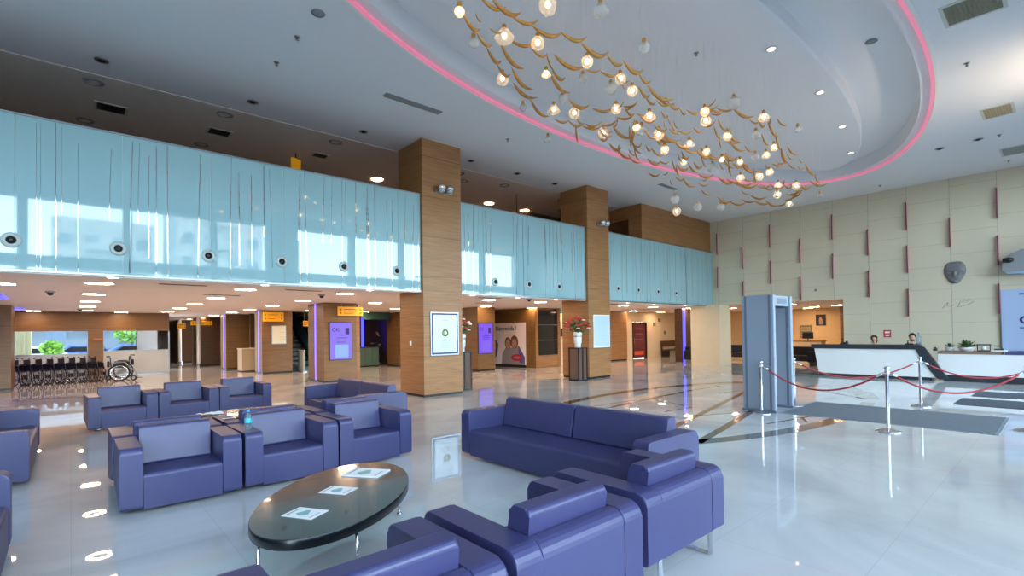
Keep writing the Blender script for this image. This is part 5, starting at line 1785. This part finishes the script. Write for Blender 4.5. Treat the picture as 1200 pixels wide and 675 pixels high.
vent('linear_vent', 'long slim slot vent in the white ceiling before the nearer tall pillar', 4.72, 6.05, 9.14, 9.32, ZC, M['fixture_grey'], 2)
vent('linear_vent', 'short slim slot vent in the white ceiling over the gallery room', 14.5, 15.5, 8.98, 9.14, ZC, M['fixture_grey'], 2)
vent('square_vent', 'largest olive square vent at the upper right of the ceiling', 9.85, 10.6, .55, 1.28, ZC, M['olive'], 12)
vent('square_vent', 'tan square vent lit warm near the entrance', 15.2, 16.0, .75, 1.30, ZC, M['tan_vent'], 9)
vent('square_vent', 'dark vent nearest the cream wall', 19.0, 19.9, .72, 1.25, ZC, M['fixture_grey'], 9)

rg0 = None
ZM = 6.42
for k, (x, y, lit) in enumerate(((.33, 12.3, 0), (2.51, 12.3, 0), (4.95, 12.3, 0), (.25, 14.6, 0), (2.45, 14.6, 0), (7.12, 14.47, 1), (11.63, 14.54, 1), (8.75, 12.35, 0), (10.6, 12.4, 0), (9.3, 12.9, 0), (13.4, 14.5, 1))):
    lab = '%s ring light on the gallery ceiling, %s in the count from the left front' % ('glowing' if lit else 'unlit', ORD[k])
    t = thing('ceiling_ring_light', lab, 'ceiling light', (x, y, ZM), group='ring lights on the gallery ceiling')
    b = MB(); b.lathe([(.10, -.002), (.10, -.014), (.165, -.014), (.17, -.002)], n=28); b.build('ring', emis('ring_glow', (255, 214, 170), 45.0) if lit else M['fixture_grey'], t)
    b = MB(); b.lathe([(0, -.004), (.10, -.004)], n=24); b.build('centre', M['mezz_ceil'], t)
for k, (x, y, w, d) in enumerate(((.64, 13.5, .55, .5), (2.62, 13.47, .5, .45), (5.0, 13.5, .4, .35), (9.0, 13.6, .5, .4))):
    vent('ceiling_grille', 'square grille on the dim gallery ceiling, %s from the left' % ORD[k], x - w / 2, x + w / 2, y - d / 2, y + d / 2, ZM, M['dark_metal'], 6, 'grilles on the gallery ceiling')
for x, y, z, w, h_, lab in ((4.45, 13.74, 6.1, .28, .34, 'amber hanging sign under the gallery ceiling above the left glass run'), (11.55, 12.9, 5.55, .62, .34, 'amber hanging sign on the gallery between the tall pillars')):
    t = thing('direction_sign', lab, 'sign', (x, y, z), .5)
    b = MB(); b.box(-w / 2, w / 2, -.04, .04, -h_ / 2, h_ / 2, .006, 1); b.build('sign_box', M['yellow'], t)
    b = MB(); b.box(-.01, .01, -.01, .01, h_ / 2, ZM - z); b.build('hanger', M['dark_metal'], t)

# ------------------------------------------------------------------ light
W = bpy.data.worlds.new('sky')
S.world = W
W.use_nodes = True
nt = W.node_tree
sk = nt.nodes.new('ShaderNodeTexSky')
sk.sky_type = 'NISHITA'
sk.sun_disc = False
sk.sun_elevation = math.radians(48)
sk.sun_rotation = math.radians(20)
sk.air_density = 1.0
sk.dust_density = 1.5
bg = nt.nodes['Background']
bg.inputs['Strength'].default_value = SKY
hs = nt.nodes.new('ShaderNodeHueSaturation')
hs.inputs['Saturation'].default_value = SAT
nt.links.new(sk.outputs[0], hs.inputs['Color'])
nt.links.new(hs.outputs[0], bg.inputs['Color'])


def area(name, loc, rot, sx, sy, power, col, portal=False, spread=PI):
    l = bpy.data.lights.new(name, 'AREA')
    l.shape = 'RECTANGLE'; l.size = sx; l.size_y = sy; l.energy = power; l.color = col
    l.spread = spread
    if portal: l.cycles.is_portal = True
    o = bpy.data.objects.new(name, l)
    COL.objects.link(o)
    o.location = loc; o.rotation_euler = rot
    return o


for i, (x0, x1) in enumerate(bays):
    for z0, z1 in ((4.38, 6.3), (.08, 4.0)):
        area('window_portal', ((x0 + x1) / 2, -1.58, (z0 + z1) / 2), (PI / 2, 0, 0), x1 - x0, z1 - z0, 1, (1, 1, 1), True)
area('window_portal', (-.6, 26.95, 1.4), (-PI / 2, 0, 0), 2.2, .9, 1, (1, 1, 1), True)
area('window_portal', (2.1, 26.95, 1.45), (-PI / 2, 0, 0), 2.2, .9, 1, (1, 1, 1), True)
sun = bpy.data.lights.new('sun', 'SUN'); sun.energy = SUN; sun.angle = .02; sun.color = (1, .95, .88)
so = bpy.data.objects.new('sun', sun); COL.objects.link(so)
so.rotation_euler = Vector((-.25, -.62, -.80)).to_track_quat('-Z', 'Y').to_euler()

# assumed warm uplight by the entrance, unseen, added for the right ceiling's warm glow
t = thing('wall_lamp', 'assumed warm uplight high on the entrance side, out past the right frame edge', 'wall light', (13.6, -1.25, 4.6))
b = MB(); b.box(-.25, .25, -.15, .12, -.1, .0, .01, 1); b.build('housing', M['steel'], t)
sp = bpy.data.lights.new('assumed_uplight', 'SPOT'); sp.energy = UPL; sp.color = (1, .80, .56); sp.spot_size = 1.9; sp.spot_blend = 1; sp.shadow_soft_size = .1
so = bpy.data.objects.new('assumed_uplight', sp); COL.objects.link(so); so.location = (13.6, -1.1, 4.75)
so.rotation_euler = Vector((.0, .85, 1)).to_track_quat('-Z', 'Y').to_euler()

S.view_settings.view_transform = 'Standard'
S.view_settings.look = 'None'
S.view_settings.gamma = 1
S.view_settings.use_curve_mapping = False
S.view_settings.exposure = EXPO
cy = S.cycles
cy.use_denoising = True
cy.max_bounces = 9
cy.diffuse_bounces = 5
cy.glossy_bounces = 4
cy.transmission_bounces = 6
cy.transparent_max_bounces = 12
cy.caustics_reflective = False
cy.caustics_refractive = False
cy.sample_clamp_indirect = 6
cy.use_light_tree = True
